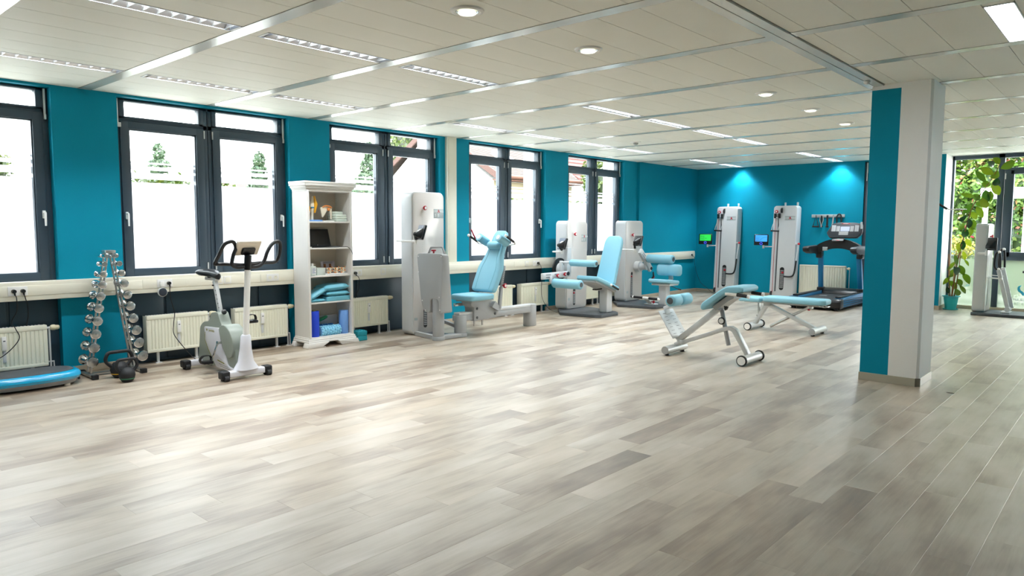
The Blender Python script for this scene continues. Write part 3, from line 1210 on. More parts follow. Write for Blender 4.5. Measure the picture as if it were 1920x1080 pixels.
for k, (x, y) in enumerate(((4.576, 3.136), (4.576, 4.389), (4.87, 6.93), (4.868, 8.174), (4.83, 9.50))):
    t = thing('downlight', '%s round lit downlight in the ceiling' % ('nearest', 'second nearest', 'third nearest', 'second farthest', 'farthest')[k], 'ceiling light', (x, y, CZ), 'round downlights')
    obj('trim_ring', MB().lathe([(.070, .0), (.074, -.012), (.085, -.016), (.100, -.010), (.104, -.001), (.104, .002), (.070, .002)], (x, y, CZ), (0, 0, 1), 32, cap=False), 'white', t)
    obj('reflector', MB().lathe([(.071, -.010), (.064, .004), (.05, .012), (.002, .012)], (x, y, CZ), (0, 0, 1), 24, cap=False), 'chrome', t)
    obj('lamp_glass', MB().lathe([(.001, -.024), (.05, -.024), (.056, -.020), (.056, -.014), (.001, -.014)], (x, y, CZ), (0, 0, 1), 28, cap=False), 'lampdisc', t)
    ld = bpy.data.lights.new('downlight_lamp', 'SPOT')
    ld.energy = 9
    ld.color = (1.0, .95, .82)
    ld.spot_size = math.radians(125)
    ld.spot_blend = .8
    ld.shadow_soft_size = .05
    lo = bpy.data.objects.new('downlight_lamp', ld)
    COL.objects.link(lo)
    lo.location = (x, y, CZ - .03)

t = thing('smoke_detector', 'small white smoke detector on the ceiling', 'smoke detector', (1.784, 9.512, CZ - .05))
obj('base', MB().lathe([(.085, .05), (.085, .043), (.06, .035), (.04, .034)], (1.784, 9.512, CZ - .05), (0, 0, 1), 24), 'white', t)
obj('sensor', MB().lathe([(.04, .034), (.036, .012), (.02, .0)], (1.784, 9.512, CZ - .05), (0, 0, 1), 20), 'mgrey', t)
tag(obj('motion_sensor', MB().lathe([(.001, -.03), (.018, -.028), (.028, -.016), (.030, -.002)], (5.80, 6.88, CZ - .012), (0, 0, 1), 20, cap=False), 'white'), 'small white sensor dome on the ceiling beam by the pillar', 'sensor')

# ================================================================== OUTSIDE
yard = struct('yard_ground', MB().box(-60, -.5, -30, 70, -.5, -.3).box(-.5, 40, 15.3, 70, -.5, -.05), 'asphalt', smooth=False)
yard.name = 'floor_yard'

# white house with its gable towards us, tiled roof falling to the yard
h = thing('house', 'white gabled house with brown tiled roof outside the fourth window', 'house', (-11, 20.5, -.3))
GY, RX, RZ, EX, EZ, LXe = 16.95, -11.29, 5.02, -8.0, 3.10, -14.4
b = MB().prism([(LXe + .3, -.3), (EX - .35, -.3), (EX - .35, EZ - .15), (RX, RZ - .12), (LXe + .3, EZ - .2)], (0, GY + .15, 0), (1, 0, 0), (0, 0, 1), -4.4, 0)
obj('wall', b, 'facade', h, smooth=False)
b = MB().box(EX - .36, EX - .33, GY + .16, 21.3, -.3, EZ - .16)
obj('side_wall', b, 'houseshade', h, smooth=False)  # beige skin paints the shade on this long side of the white house
nrm = V((RZ - EZ, 0, RX - EX))
b = MB()
courses = 30
for side in (1, -1):
    ex, ez = (EX, EZ) if side == 1 else (LXe, EZ + .05)
    for c in range(courses):
        t0, t1 = c / courses, (c + 1) / courses + .02
        a0 = V((ex + (RX - ex) * t0, 0, ez + (RZ - ez) * t0))
        a1 = V((ex + (RX - ex) * min(1, t1), 0, ez + (RZ - ez) * min(1, t1)))
        up = V((0, 0, .05))
        o_ = V((0, 0, .025 if True else 0))
        b.hexa([a0 + V((0, GY, 0)), a1 + V((0, GY, 0)), a1 + V((0, 21.4, 0)), a0 + V((0, 21.4, 0)), a0 + V((0, GY, .045)), a1 + V((0, GY, .02)), a1 + V((0, 21.4, .02)), a0 + V((0, 21.4, .045))])
rf = obj('roof', b, 'rooftile', h, smooth=False)
b = MB()
b.prism([(EX, EZ - .14), (EX + .02, EZ + .07), (RX, RZ + .08), (LXe, EZ + .07), (LXe, EZ - .1), (RX, RZ - .14)], (0, GY + .02, 0), (1, 0, 0), (0, 0, 1), 0, .05)
obj('verge_board', b, 'fascia', h, smooth=False)
obj('gutter', MB().cyl((EX + .05, GY, EZ - .02), (EX + .05, 21.4, EZ - .02), .07, n=10).box(EX - .35, EX, GY + .1, 21.4, EZ - .14, EZ - .1), 'orange', h)
sl = V((RX - EX, 0, RZ - EZ)).normalized()
c0 = V((EX, 18.35, EZ)) + sl * 1.15 + V((0, 0, .12))
obj('skylight', MB().obox(c0, sl, (0, 1, 0), sl.cross(V((0, 1, 0))), .9, .55, .14), 'facade', h, smooth=False)

h2 = thing('house', 'low house with a red tiled roof outside the fifth window', 'house', (-13.5, 29, -.3))
obj('wall', MB().box(-16, -11.6, 26.6, 33, -.3, 3.25), 'facade', h2, smooth=False)
b = MB()
for c in range(10):
    t0, t1 = c / 10, (c + 1) / 10
    x0, x1_ = -11.1 - 2.8 * t0, -11.1 - 2.8 * t1
    z0, z1 = 3.15 + 2.1 * t0, 3.15 + 2.1 * t1
    b.hexa([(x0, 26.2, z0), (x1_, 26.2, z1), (x1_, 33.4, z1), (x0, 33.4, z0), (x0, 26.2, z0 + .1), (x1_, 26.2, z1 + .05), (x1_, 33.4, z1 + .05), (x0, 33.4, z0 + .1)])
obj('roof', b, 'redroof', h2, smooth=False)
f = obj('window', MB().box(-11.6, -11.52, 27.2, 29.0, 1.5, 2.5), 'facade', h2, smooth=False)
obj('pane', MB().box(-11.54, -11.51, 27.3, 28.9, 1.6, 2.4), 'glassdark', f, smooth=False)

h3 = thing('house', 'long low house with a reddish roof far beyond the third window', 'house', (-26, 24, -.3))
obj('wall', MB().box(-32, -27, 24, 33, -.3, 2.6), 'facade', h3, smooth=False)
obj('roof', MB().prism([(-26.6, 2.7), (-29.5, 3.95), (-32.4, 2.7)], (0, 23.6, 0), (1, 0, 0), (0, 0, 1), -9.8, 0), 'redroof', h3, smooth=False)


h4 = thing('house', 'low red roofed house far outside the second window', 'house', (-27, 19.5, -.3))
obj('wall', MB().box(-30, -26, 17.0, 22.2, -.3, 2.8), 'facade', h4, smooth=False)
obj('roof', MB().prism([(-25.6, 2.8), (-28, 3.75), (-30.4, 2.8)], (0, 16.8, 0), (1, 0, 0), (0, 0, 1), -5.6, 0), 'redroof', h4, smooth=False)


def tree(name, label, x, y, h_, r, kind, count, size, group=None, trunk=.12):
    t = thing(name, label, 'tree', (x, y, -.3), group)
    obj('trunk', MB().tube([(x, y, -.3), (x + .1, y, h_ * .4), (x, y + .1, h_ * .8)], [trunk, trunk * .8, trunk * .3], n=8), 'bark', t)
    if kind == 'leaf_fir':
        bl = [(x, y, h_ * (1 - .13 * k), .25 + r * k * .16, .25 + r * k * .16, h_ * .09) for k in range(7)]
    else:
        bl = [(x + random.uniform(-.5, .5) * r, y + random.uniform(-.5, .5) * r, h_ - r + random.uniform(-.7, .35) * r, r * .62, r * .62, r * .6) for _ in range(7)]
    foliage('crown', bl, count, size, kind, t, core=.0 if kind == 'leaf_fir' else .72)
    return t


tree('conifer', 'pale fir tree far outside the second window, left pane', -24, 12.9, 4.55, 1.3, 'leaf_fir', 5200, .17)
tree('conifer', 'pale fir tree far outside the second window, right pane', -22, 16.4, 4.35, 1.0, 'leaf_fir', 5200, .17)
tree('conifer', 'fir tree beyond the third window beside the mullion', -17, 18.7, 4.6, 1.35, 'leaf_fir', 6000, .17)
tree('broadleaf_tree', 'small tree far outside the leftmost window', -24, 6.6, 4.4, 1.0, 'leaf_tree', 3000, .16)
tree('broadleaf_tree', 'tall yellow-green tree behind the white gable', -19.5, 25.5, 9.5, 3.8, 'leaf_tree', 16000, .26, trunk=.25)
tree('broadleaf_tree', 'yellow-green tree outside the fifth window, right pane', -6.2, 22.6, 4.6, 1.7, 'leaf_tree', 5500, .16)
tree('broadleaf_tree', 'slender green tree outside the fifth window, left pane', -8.9, 24.0, 5.0, 1.0, 'leaf_tree', 2600, .15)


def hedge(label, x0, x1_, y0, y1, h_, kind, count, size):
    bl = []
    n = max(2, int(max(x1_ - x0, y1 - y0) / 1.2))
    for k in range(n):
        t = (k + .5) / n
        bl.append((x0 + (x1_ - x0) * (t if x1_ - x0 > y1 - y0 else .5), y0 + (y1 - y0) * (t if y1 - y0 >= x1_ - x0 else .5), h_ * .5, max(.5, (x1_ - x0) / (n if x1_ - x0 > y1 - y0 else 2)), max(.5, (y1 - y0) / (n if y1 - y0 >= x1_ - x0 else 2)), h_ * .55))
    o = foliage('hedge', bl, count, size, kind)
    tag(o, label, 'hedge')
    return o


hedge('clipped green hedge outside the leftmost window', -18.6, -17.4, -4, 5.6, 3.3, 'leaf_tree', 8000, .2)
hedge('clipped green hedge outside the second window', -18.6, -17.4, 7.4, 13.0, 3.15, 'leaf_tree', 8000, .2)
hedge('low green hedge in front of the white gabled house', -6.6, -5.8, 14.5, 19.5, 2.25, 'leaf_tree', 3600, .14)

# garden side, seen past the pillar
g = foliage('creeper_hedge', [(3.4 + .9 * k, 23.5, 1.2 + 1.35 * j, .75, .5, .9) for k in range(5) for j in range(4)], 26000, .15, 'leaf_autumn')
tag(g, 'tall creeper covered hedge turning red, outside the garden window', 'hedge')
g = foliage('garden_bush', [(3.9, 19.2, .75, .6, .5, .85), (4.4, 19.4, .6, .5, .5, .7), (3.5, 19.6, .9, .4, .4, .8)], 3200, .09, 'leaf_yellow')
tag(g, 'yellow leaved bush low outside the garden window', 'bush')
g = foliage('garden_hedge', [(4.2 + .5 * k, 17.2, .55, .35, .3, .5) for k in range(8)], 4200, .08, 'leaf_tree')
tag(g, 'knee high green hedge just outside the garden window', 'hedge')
cp = thing('carport', 'white flat roofed carport outside the garden window', 'carport', (6.2, 22, -.05))
obj('roof', MB().box(4.62, 9.5, 20.5, 22.4, 2.22, 2.42, bev=.02), 'facade', cp, smooth=False)
for x in (4.72, 6.9, 9.3):
    obj('post', MB().box(x - .05, x + .05, 20.6, 20.7, -.05, 2.22), 'facade', cp, smooth=False)
obj('back_panel', MB().box(5.3, 9.4, 22.3, 22.36, -.05, 2.22), 'facade', cp, smooth=False)
b = MB().box(4.75, 5.3, 20.64, 20.66, .9, 2.2)
obj('glazing', b, 'glass', cp, smooth=False)
ga = thing('garage', 'white garage with a pitched roof edge behind the carport', 'garage', (7.4, 26, -.05))
obj('wall', MB().box(5.7, 10, 25, 28, -.05, 2.6), 'facade', ga, smooth=False)
obj('roof', MB().prism([(5.4, 2.5), (7.9, 3.6), (10.3, 2.5), (10.3, 2.36), (7.9, 3.44), (5.4, 2.36)], (0, 24.8, 0), (1, 0, 0), (0, 0, 1), -3.4, 0), 'facade', ga, smooth=False)

# ================================================================== RADIATORS
def radiator(y0, y1, label, group='radiators under the windows', valve=1, meter=True):
    t = thing('radiator', label, 'radiator', (.03, (y0 + y1) / 2, 0), group)
    z0, z1 = .118, .505
    b = MB()
    # pressed front sheet: vertical flutes
    n = int(round((y1 - y0 - .05) / .0335))
    xs = []
    ys = []
    y = y0 + .025
    st = (y1 - y0 - .05) / n
    prof = [(y0, .048), (y0 + .02, .052)]
    for k in range(n):
        a = y0 + .025 + st * k
        prof += [(a + st * .12, .052), (a + st * .30, .043), (a + st * .60, .043), (a + st * .76, .052)]
    prof += [(y1 - .02, .052), (y1, .048)]
    vs = [(x, y, z) for z in (z0 + .035, z1 - .045) for y, x in prof]
    k = len(prof)
    b.add(vs, [(i, i + 1, k + i + 1, k + i) for i in range(k - 1)])
    b.box(.0, .052, y0, y1, z0, z0 + .035, bev=.006).box(.0, .052, y0, y1, z1 - .045, z1, bev=.006)
    b.box(-.045, .046, y0 + .004, y1 - .004, z0 + .02, z1 - .03)
    obj('panel', b, 'radiator', t, ang=30)
    for y in (y0 - .001, y1 - .005):
        obj('side_cover', MB().box(-.05, .044, y, y + .006, z0 + .01, z1 - .004, bev=.002), 'radiator', t)
    b = MB()
    yy = y0 + .02
    while yy < y1 - .04:
        b.box(-.04, .036, yy, yy + .016, z1 - .006, z1 - .001)
        yy += .028
    obj('top_grille', b, 'lgrey', t, smooth=False)
    for y in (y0 + .12, y1 - .12):
        b = MB().box(-.012, .012, y - .012, y + .012, .0, z0 + .03).box(-.025, .03, y - .03, y + .03, 0, .006)
        obj('foot', b, 'lgrey', t, smooth=False)
    yv = y1 if valve > 0 else y0
    s = 1 if valve > 0 else -1
    b = MB().cyl((.0, yv, z1 - .035), (.0, yv + s * .035, z1 - .035), .011, n=10)
    b.tube([(.0, yv + s * .03, z1 - .035), (.0, yv + s * .03, .10), (-.0, yv + s * .03, .0)], .008, n=8)
    b.tube([(.0, yv, z0 + .03), (.0, yv + s * .055, z0 + .03), (.0, yv + s * .06, .0)], .008, n=8)
    b.cyl((.0, yv + s * .03, 0), (.0, yv + s * .03, .008), .022, n=12).cyl((.0, yv + s * .06, 0), (.0, yv + s * .06, .008), .022, n=12)
    obj('pipe', b, 'lgrey', t)
    b = MB().lathe([(.012, 0), (.022, .006), (.027, .02), (.027, .04), (.022, .048), (.024, .055), (.019, .075), (.016, .078)], (.0, yv + s * .035, z1 - .035), (.0, s, 0), 18)
    obj('thermostat', b, 'valve', t)
    if meter:
        ym = y0 + (y1 - y0) * .5
        m_ = obj('heat_meter', MB().box(.050, .072, ym - .019, ym + .019, z1 - .20, z1 - .075, bev=.004), 'white', t)
        obj('display', MB().box(.072, .0726, ym - .009, ym + .009, z1 - .118, z1 - .108), 'ink', m_, smooth=False)
        obj('meter_strip', MB().box(.050, .056, ym - .014, ym + .014, z0 + .075, z1 - .21, bev=.002), 'lgrey', t)
    t.location.x += .032
    ORG[t.name].x += .032
    return t


radiator(1.35, 2.04, 'white panel radiator at the left edge behind the blue vibration plate')
radiator(2.93, 3.575, 'white panel radiator between the dumbbell rack and the exercise bike')
radiator(3.885, 4.54, 'white panel radiator between the exercise bike and the bookcase')
radiator(5.41, 6.06, 'white panel radiator between the bookcase and the leg press tower')
radiator(7.92, 8.60, 'white panel radiator behind the leg press backrest strut')
radiator(8.82, 9.52, 'white panel radiator between the leg press and the leg curl machine')
radiator(10.36, 11.02, 'white panel radiator behind the leg curl machine tower', meter=False)
radiator(11.26, 11.90, 'white panel radiator between the leg curl and back trainer towers')

# taller radiator on the back wall
t = thing('radiator', 'tall white ribbed radiator on the back wall behind the treadmill', 'radiator', (2.9, 14.82, 0))
x0, x1_, z0, z1, yf = 2.44, 3.33, .06, .70, 14.76
prof = [(x0, yf + .004)]
n = 18
st = (x1_ - x0 - .04) / n
for k in range(n):
    a = x0 + .02 + st * k
    prof += [(a + st * .12, yf), (a + st * .26, yf + .014), (a + st * .66, yf + .014), (a + st * .8, yf)]
prof += [(x1_, yf + .004)]
k = len(prof)
b = MB()
b.add([(x, y, z) for z in (z0 + .03, z1 - .03) for x, y in prof], [(i, i + 1, k + i + 1, k + i) for i in range(k - 1)])
b.box(x0, x1_, yf, yf + .05, z0, z0 + .03, bev=.004).box(x0, x1_, yf, yf + .05, z1 - .03, z1, bev=.004).box(x0 + .004, x1_ - .004, yf + .008, yf + .1, z0 + .02, z1 - .02)
obj('panel', b, 'radiator', t, ang=30)
obj('top_grille', MB().box(x0 + .02, x1_ - .02, yf + .01, yf + .09, z1 - .008, z1 - .002), 'lgrey', t, smooth=False)
obj('wall_bracket', MB().box(2.55, 2.6, yf + .1, YB - .002, .3, .5).box(3.15, 3.2, yf + .1, YB - .002, .3, .5), 'lgrey', t, smooth=False)
b = MB().tube([(x1_, yf + .05, z1 - .05), (x1_ + .06, yf + .05, z1 - .05), (x1_ + .06, yf + .05, .0)], .009, n=8).tube([(x1_, yf + .05, z0 + .05), (x1_ + .10, yf + .05, z0 + .05), (x1_ + .10, yf + .05, 0)], .009, n=8)
obj('pipe', b, 'lgrey', t)
obj('thermostat', MB().lathe([(.012, 0), (.026, .01), (.026, .045), (.018, .06)], (x1_ + .06, yf + .03, z1 - .05), (0, -1, 0), 16), 'valve', t)

# ================================================================== VIBRATION PLATE
t = thing('vibration_plate', 'glossy cyan vibration plate with grey rubber top on the floor by the leftmost radiator', 'vibration plate', (.40, 1.78, 0))
def oval(cx, cy_, hx, hy, e=2.6, n=40):
    out = []
    for k in range(n):
        a = 2 * PI * k / n
        c, s = math.cos(a), math.sin(a)
        out.append((cx + hx * math.copysign(abs(c) ** (2 / e), c), cy_ + hy * math.copysign(abs(s) ** (2 / e), s)))
    return out


vx, vy = .41, 1.775
def ringstack(mb, levels, n=48, e=2.8, mi=0):
    o = len(mb.v)
    for (hx, hy, z) in levels:
        mb.v += [(p[0], p[1], z) for p in oval(vx, vy, hx, hy, e, n)]
    for j in range(len(levels) - 1):
        for i in range(n):
            mb.f.append([o + j * n + i, o + j * n + (i + 1) % n, o + (j + 1) * n + (i + 1) % n, o + (j + 1) * n + i])
            mb.mi.append(mi)
    mb.f.append([o + i for i in range(n)][::-1])
    mb.f.append([o + (len(levels) - 1) * n + i for i in range(n)])
    mb.mi += [mi, mi]


b = MB()
ringstack(b, [(.20, .385, .055), (.225, .405, .06), (.238, .418, .085), (.232, .412, .112), (.215, .395, .128), (.195, .375, .134)])
obj('shell', b, 'teaplate', t)
b = MB()
ringstack(b, [(.185, .36, .12), (.185, .36, .137), (.180, .355, .139)])
obj('rubber_mat', b, 'mat_grey', t)
b = MB()
ringstack(b, [(.17, .355, .016), (.19, .375, .02), (.205, .388, .06)])
obj('base', b, 'mgrey', t)
for fx, fy in ((.27, 1.50), (.55, 1.50), (.27, 2.05), (.55, 2.05)):
    obj('foot', MB().cyl((fx, fy, 0), (fx, fy, .018), .025, n=12), 'cream', t)
obj('power_switch', MB().box(.48, .50, 2.155, 2.172, .03, .055, bev=.003), 'black', t)

# ================================================================== DUMBBELL RACK
t = thing('dumbbell_rack', 'chrome A-shaped dumbbell stand before the teal pier', 'dumbbell rack', (.30, 2.52, 0))
for y in (2.30, 2.732):
    b = MB().box(.135, .475, y - .02, y + .02, .012, .035, bev=.003)
    obj('foot_bar', b, 'satin', t)
    for x in (.13, .48):
        obj('rubber_cap', MB().box(x - .022, x + .022, y - .028, y + .028, 0, .045, bev=.005), 'rubber', t)
obj('spreader', MB().box(.26, .30, 2.30, 2.732, .012, .032, bev=.003), 'satin', t)
for (yb_, yt) in ((2.318, 2.515), (2.715, 2.555)):
    for x in (.225, .315):
        b = MB().strip([(x, yb_, .03), (x, yt, 1.185)], .008, .018, (1, 0, 0), bev=.002)
        obj('upright', b, 'satin', t)
obj('top_bar', MB().box(.215, .325, 2.49, 2.58, 1.17, 1.20, bev=.004), 'satin', t)

dbL = [(2.481, 1.148), (2.462, 1.070), (2.450, 0.975), (2.436, 0.875), (2.417, 0.766), (2.398, 0.653), (2.381, 0.534), (2.360, 0.410), (2.341, 0.282), (2.321, 0.149)]
dbR = [(2.569, 1.148), (2.594, 1.070), (2.611, 0.978), (2.633, 0.876), (2.656, 0.766), (2.679, 0.653), (2.701, 0.532), (2.724, 0.411), (2.743, 0.285), (2.774, 0.150)]
rad = [.0215, .027, .034, .039, .042, .0445, .047, .049, .051, .053]
hl = [.062, .074, .086, .098, .104, .108, .114, .118, .121, .124]
ordn = ['topmost, smallest', 'second from the top', 'third from the top', 'fourth from the top', 'fifth from the top', 'fifth from the bottom', 'fourth from the bottom', 'third from the bottom', 'second from the bottom', 'lowest, largest']
for side, lst in (('left', dbL), ('right', dbR)):
    for k, (y, z) in enumerate(lst):
        r_, h_ = rad[k], hl[k]
        cx = .372 - h_
        d = thing('dumbbell', '%s chrome dumbbell on the %s leg of the stand' % (ordn[k], side), 'dumbbell', (cx, y, z - r_), 'chrome dumbbells on the stand')
        for s in (-1, 1):
            o_ = (cx + s * h_, y, z)
            b = MB().lathe([(r_ * .86, 0), (r_ * .97, .0015), (r_, .006), (r_, h_ * .18), (r_ * .93, h_ * .24), (r_ * .42, h_ * .56), (.0125, h_ * .62)], o_, (-s, 0, 0), 22)
            hd = obj('head', b, 'chrome', d, ang=25)
            obj('end_face', MB().lathe([(r_ * .84, -.0004), (r_ * .80, .0006), (.001, .0006)], (cx + s * (h_ + .0005), y, z), (s, 0, 0), 22, cap=False), 'satin', hd)
        obj('grip', MB().cyl((cx - h_ * .42, y, z), (cx + h_ * .42, y, z), .0125, n=12), 'chrome', d)
        if k in (4, 6, 7, 8, 9):
            text('weight_mark', ('5', '7', '8', '9', '10')[(4, 6, 7, 8, 9).index(k)], r_ * .55, 'ink', d, (cx + h_ + .0016, y, z), (0, 1, 0), (0, 0, 1))
        # cradle that carries this dumbbell, part of the stand
        cb = MB()
        for xx in (.225, .315):
            cb.strip([(xx, y + .03 * (1 if side == 'left' else -1), z - .018), (xx, y, z - .0195), (xx, y - .024 * (1 if side == 'left' else -1), z - .010)], .012, .006, (1, 0, 0))
        obj('cradle', cb, 'satin', t)

# ================================================================== KETTLEBELLS
def kettlebell(x, y, r_, hw, hh, ring, label):
    t = thing('kettlebell', label, 'kettlebell', (x, y, 0))
    b = MB().lathe([(r_ * .55, 0), (r_ * .62, .004), (r_ * .86, r_ * .40), (r_, r_ * .92), (r_ * .93, r_ * 1.35), (r_ * .62, r_ * 1.78), (r_ * .2, r_ * 1.92), (.001, r_ * 1.93)], (x, y, 0), (0, 0, 1), 26)
    obj('body', b, 'kettle', t)
    zt = r_ * 1.5
    pts = [(x, y - r_ * .72, r_ * 1.25), (x, y - hw * .97, zt + hh * .30), (x, y - hw, zt + hh * .62), (x, y - hw * .78, zt + hh * .96), (x, y - hw * .3, zt + hh), (x, y + hw * .3, zt + hh), (x, y + hw * .78, zt + hh * .96), (x, y + hw, zt + hh * .62), (x, y + hw * .97, zt + hh * .30), (x, y + r_ * .72, r_ * 1.25)]
    obj('handle', MB().tube(spline(pts, 5), .0165 if r_ > .07 else .0145, n=12), 'kettle', t)
    obj('colour_ring', MB().lathe([(r_ * .885, r_ * .44), (r_ * .915, r_ * .47), (r_ * .93, r_ * .53), (r_ * .92, r_ * .55)], (x, y, 0), (0, 0, 1), 26, cap=False), ring, t)


kettlebell(.79, 2.47, .070, .088, .105, 'green', 'smaller black kettlebell with a green ring, in front')
kettlebell(.52, 2.50, .080, .115, .125, 'yellow', 'larger black kettlebell with a yellow ring, behind the smaller one')

# ================================================================== EXERCISE BIKE
t = thing('exercise_bike', 'white and grey upright exercise bike before the second window', 'exercise bike', (1.0, 3.3, 0))
YC = 3.30
for x, y0, y1 in ((1.42, 3.055, 3.54), (.60, 3.06, 3.50)):
    st = obj('stabilizer', MB().box(x - .04, x + .04, y0 + .05, y1 - .05, .025, .085, bev=.014, seg=3), 'bikewhite', t)
    for y in (y0 + .03, y1 - .03):
        b = MB().box(x - .046, x + .046, y - .04, y + .04, .018, .092, bev=.014, seg=3)
        b.cyl((x + .0, y - .025, .022), (x + .0, y + .025, .022), .022, n=12).cyl((x + .045, y - .02, .026), (x + .045, y + .02, .026), .026, n=12)
        obj('end_cap', b, 'rubber', st)
# drive housing
gp = chamf([(.53, .055), (.585, .30), (.60, .42), (.68, .475), (.80, .49), (.845, .58), (.99, .60), (1.045, .50), (1.10, .44), (1.24, .39), (1.33, .26), (1.36, .06)], .035, 3)
b = MB().prism(gp, (0, YC, 0), (1, 0, 0), (0, 0, 1), -.055, .055, bev=.018, seg=3)
obj('housing', b, 'bikegrey', t)
wp = chamf([(.72, .43), (1.04, .445), (1.06, .31), (1.20, .09), (1.30, .075), (1.30, .045), (.96, .05), (.74, .27)], .02, 3)
for s in (-1, 1):
    b = MB().prism(wp, (0, YC + s * .056, 0), (1, 0, 0), (0, 0, 1), -.012, .012, bev=.006, seg=2)
    pnl = obj('side_panel', b, 'bikewhite', t)
    yo = YC + s * .0695
    b = MB()
    b.strip([(.745, yo, .38), (.735, yo, .30), (.80, yo, .21), (.90, yo, .115)], .001, .007, (0, 1, 0))
    b.strip([(.99, yo, .125), (1.13, yo, .105)], .001, .010, (0, 1, 0))
    obj('trim_line', b, 'olive', pnl, smooth=False)
    b = MB()
    for q in range(7):
        b.box(1.02 + q * .026, 1.038 + q * .026, yo - .0006, yo + .0006, .090 - q * .002, .0935 - q * .002)
        b.box(1.05 + q * .026, 1.068 + q * .026, yo - .0006, yo + .0006, .070 - q * .002, .0735 - q * .002)
    obj('vent_slots', b, 'rubber', pnl, smooth=False)
    if s < 0:
        obj('logo_dot', MB().cyl((.785, yo - .0006, .405), (.785, yo + .0004, .405), .012, n=14), 'olive', pnl)
        text('lettering', 'pertido', .040, 'olive', pnl, (.885, yo - .0003, .405), (1, 0, 0), (0, 0, 1))
# flywheel dome at the front
dp = [(1.04, .44), (1.10, .485), (1.18, .485), (1.26, .445), (1.32, .36), (1.33, .27), (1.29, .18), (1.19, .17), (1.10, .28)]
b = MB().prism(chamf(dp, .04, 3), (0, YC, 0), (1, 0, 0), (0, 0, 1), -.078, .078, bev=.03, seg=3)
obj('flywheel_cover', b, 'bikegrey', t)
# post base, front post
def ell(c, a, bb, n=20):
    return [(c[0] + a * math.cos(2 * PI * k / n), c[1] + bb * math.sin(2 * PI * k / n), c[2]) for k in range(n)]


b = MB()
lev = [((1.42, YC, .085), .075, .125), ((1.42, YC, .11), .068, .11), ((1.42, YC, .16), .062, .075), ((1.425, YC, .28), .054, .055), ((1.433, YC, .40), .048, .046), ((1.434, YC, .415), .036, .036)]
vs = []
for c, a, bb in lev:
    vs += ell(c, a, bb)
b.add(vs, [(j * 20 + i, j * 20 + (i + 1) % 20, (j + 1) * 20 + (i + 1) % 20, (j + 1) * 20 + i) for j in range(len(lev) - 1) for i in range(20)] + [tuple(range(20))[::-1], tuple(range(100, 120))])
obj('post_foot', b, 'bikewhite', t)
b = MB().prism(chamf([(1.20, .045), (1.20, .10), (1.30, .13), (1.42, .13), (1.46, .045)], .03, 3), (0, YC, 0), (1, 0, 0), (0, 0, 1), -.05, .05, bev=.015)
obj('frame_tube', b, 'bikewhite', t)
obj('front_post', MB().cyl((1.434, YC, .38), (1.487, YC + .01, 1.06), .029, .027, n=20), 'white', t)
obj('post_collar', MB().cyl((1.484, YC + .01, 1.03), (1.495, YC + .012, 1.165), .033, .033, n=18), 'black', t)
# console, seen from behind
u = V((0, 1, .02)).normalized()
nrm = V((-.78, 0, .62)).normalized()
up = nrm.cross(u) * -1
if up.z < 0:
    up = -up
cc = V((1.475, 3.32, 1.235))
b = MB().obox(cc, u, up, nrm, .235, .165, .038, bev=.012, seg=3)
cons = obj('console', b, 'cream', t)
b = MB().obox(cc - nrm * .03 - up * .02, u, up, nrm, .13, .075, .03, bev=.012, seg=2)
obj('console_mount', b, 'black', cons)
obj('console_display', MB().obox(cc + nrm * .020, u, up, nrm, .14, .09, .002), 'screen', cons)
# handlebars
hbn = [(1.48, 3.285, 1.061), (1.47, 3.22, 1.055), (1.475, 3.165, 1.085), (1.475, 3.180, 1.17), (1.475, 3.205, 1.235), (1.475, 3.185, 1.287), (1.475, 3.148, 1.291), (1.45, 3.105, 1.262), (1.40, 3.085, 1.18), (1.352, 3.063, 1.092), (1.365, 3.085, 1.085), (1.40, 3.16, 1.082), (1.45, 3.25, 1.075), (1.485, 3.29, 1.075)]
obj('handlebar', MB().tube(spline(hbn, 5), .0175, n=10), 'black', t)
hbf = [(1.485, 3.325, 1.058), (1.475, 3.40, 1.055), (1.47, 3.455, 1.072), (1.47, 3.492, 1.115), (1.47, 3.519, 1.185), (1.47, 3.560, 1.250), (1.465, 3.61, 1.284), (1.46, 3.655, 1.282), (1.45, 3.672, 1.245), (1.43, 3.67, 1.16), (1.415, 3.645, 1.10), (1.42, 3.60, 1.087), (1.44, 3.50, 1.088), (1.47, 3.38, 1.085), (1.485, 3.32, 1.08)]
obj('handlebar', MB().tube(spline(hbf, 5), .0175, n=10), 'black', t)
# seat post, rail, saddle
b = MB().strip([(.965, YC, .50), (.845, YC, .895)], .036, .05, (0, 1, 0), bev=.005)
sp_ = obj('seat_post', b, 'silver', t)
b = MB()
for k in range(7):
    q = V((.965, 0, .55)).lerp(V((.875, 0, .80)), k / 6)
    b.cyl((q.x + .012, YC - .0195, q.z), (q.x + .012, YC - .0175, q.z), .006, n=8)
obj('pin_holes', b, 'rubber', sp_)
obj('lock_knob', MB().lathe([(.008, 0), (.008, .03), (.024, .035), (.026, .05), (.018, .056)], (1.0, YC, .575), (.75, -.2, .45), 14), 'black', t)
obj('seat_rail', MB().box(.67, .90, YC - .022, YC + .022, .895, .925, bev=.005), 'silver', t)
b = MB().cyl((.84, YC, .86), (.84, YC, .895), .008, n=10).lathe([(.015, 0), (.028, .006), (.028, .014), (.012, .02)], (.84, YC, .838), (0, 0, 1), 14)
obj('rail_knob', b, 'black', t)
obj('saddle_clamp', MB().cyl((.77, YC, .92), (.77, YC, .952), .034, .045, n=16), 'rubber', t)
prof = [(.62, .075), (.64, .105), (.685, .115), (.74, .10), (.785, .072), (.83, .048), (.87, .038), (.91, .032), (.93, .014)]
b = MB()
ns = 14
vs = []
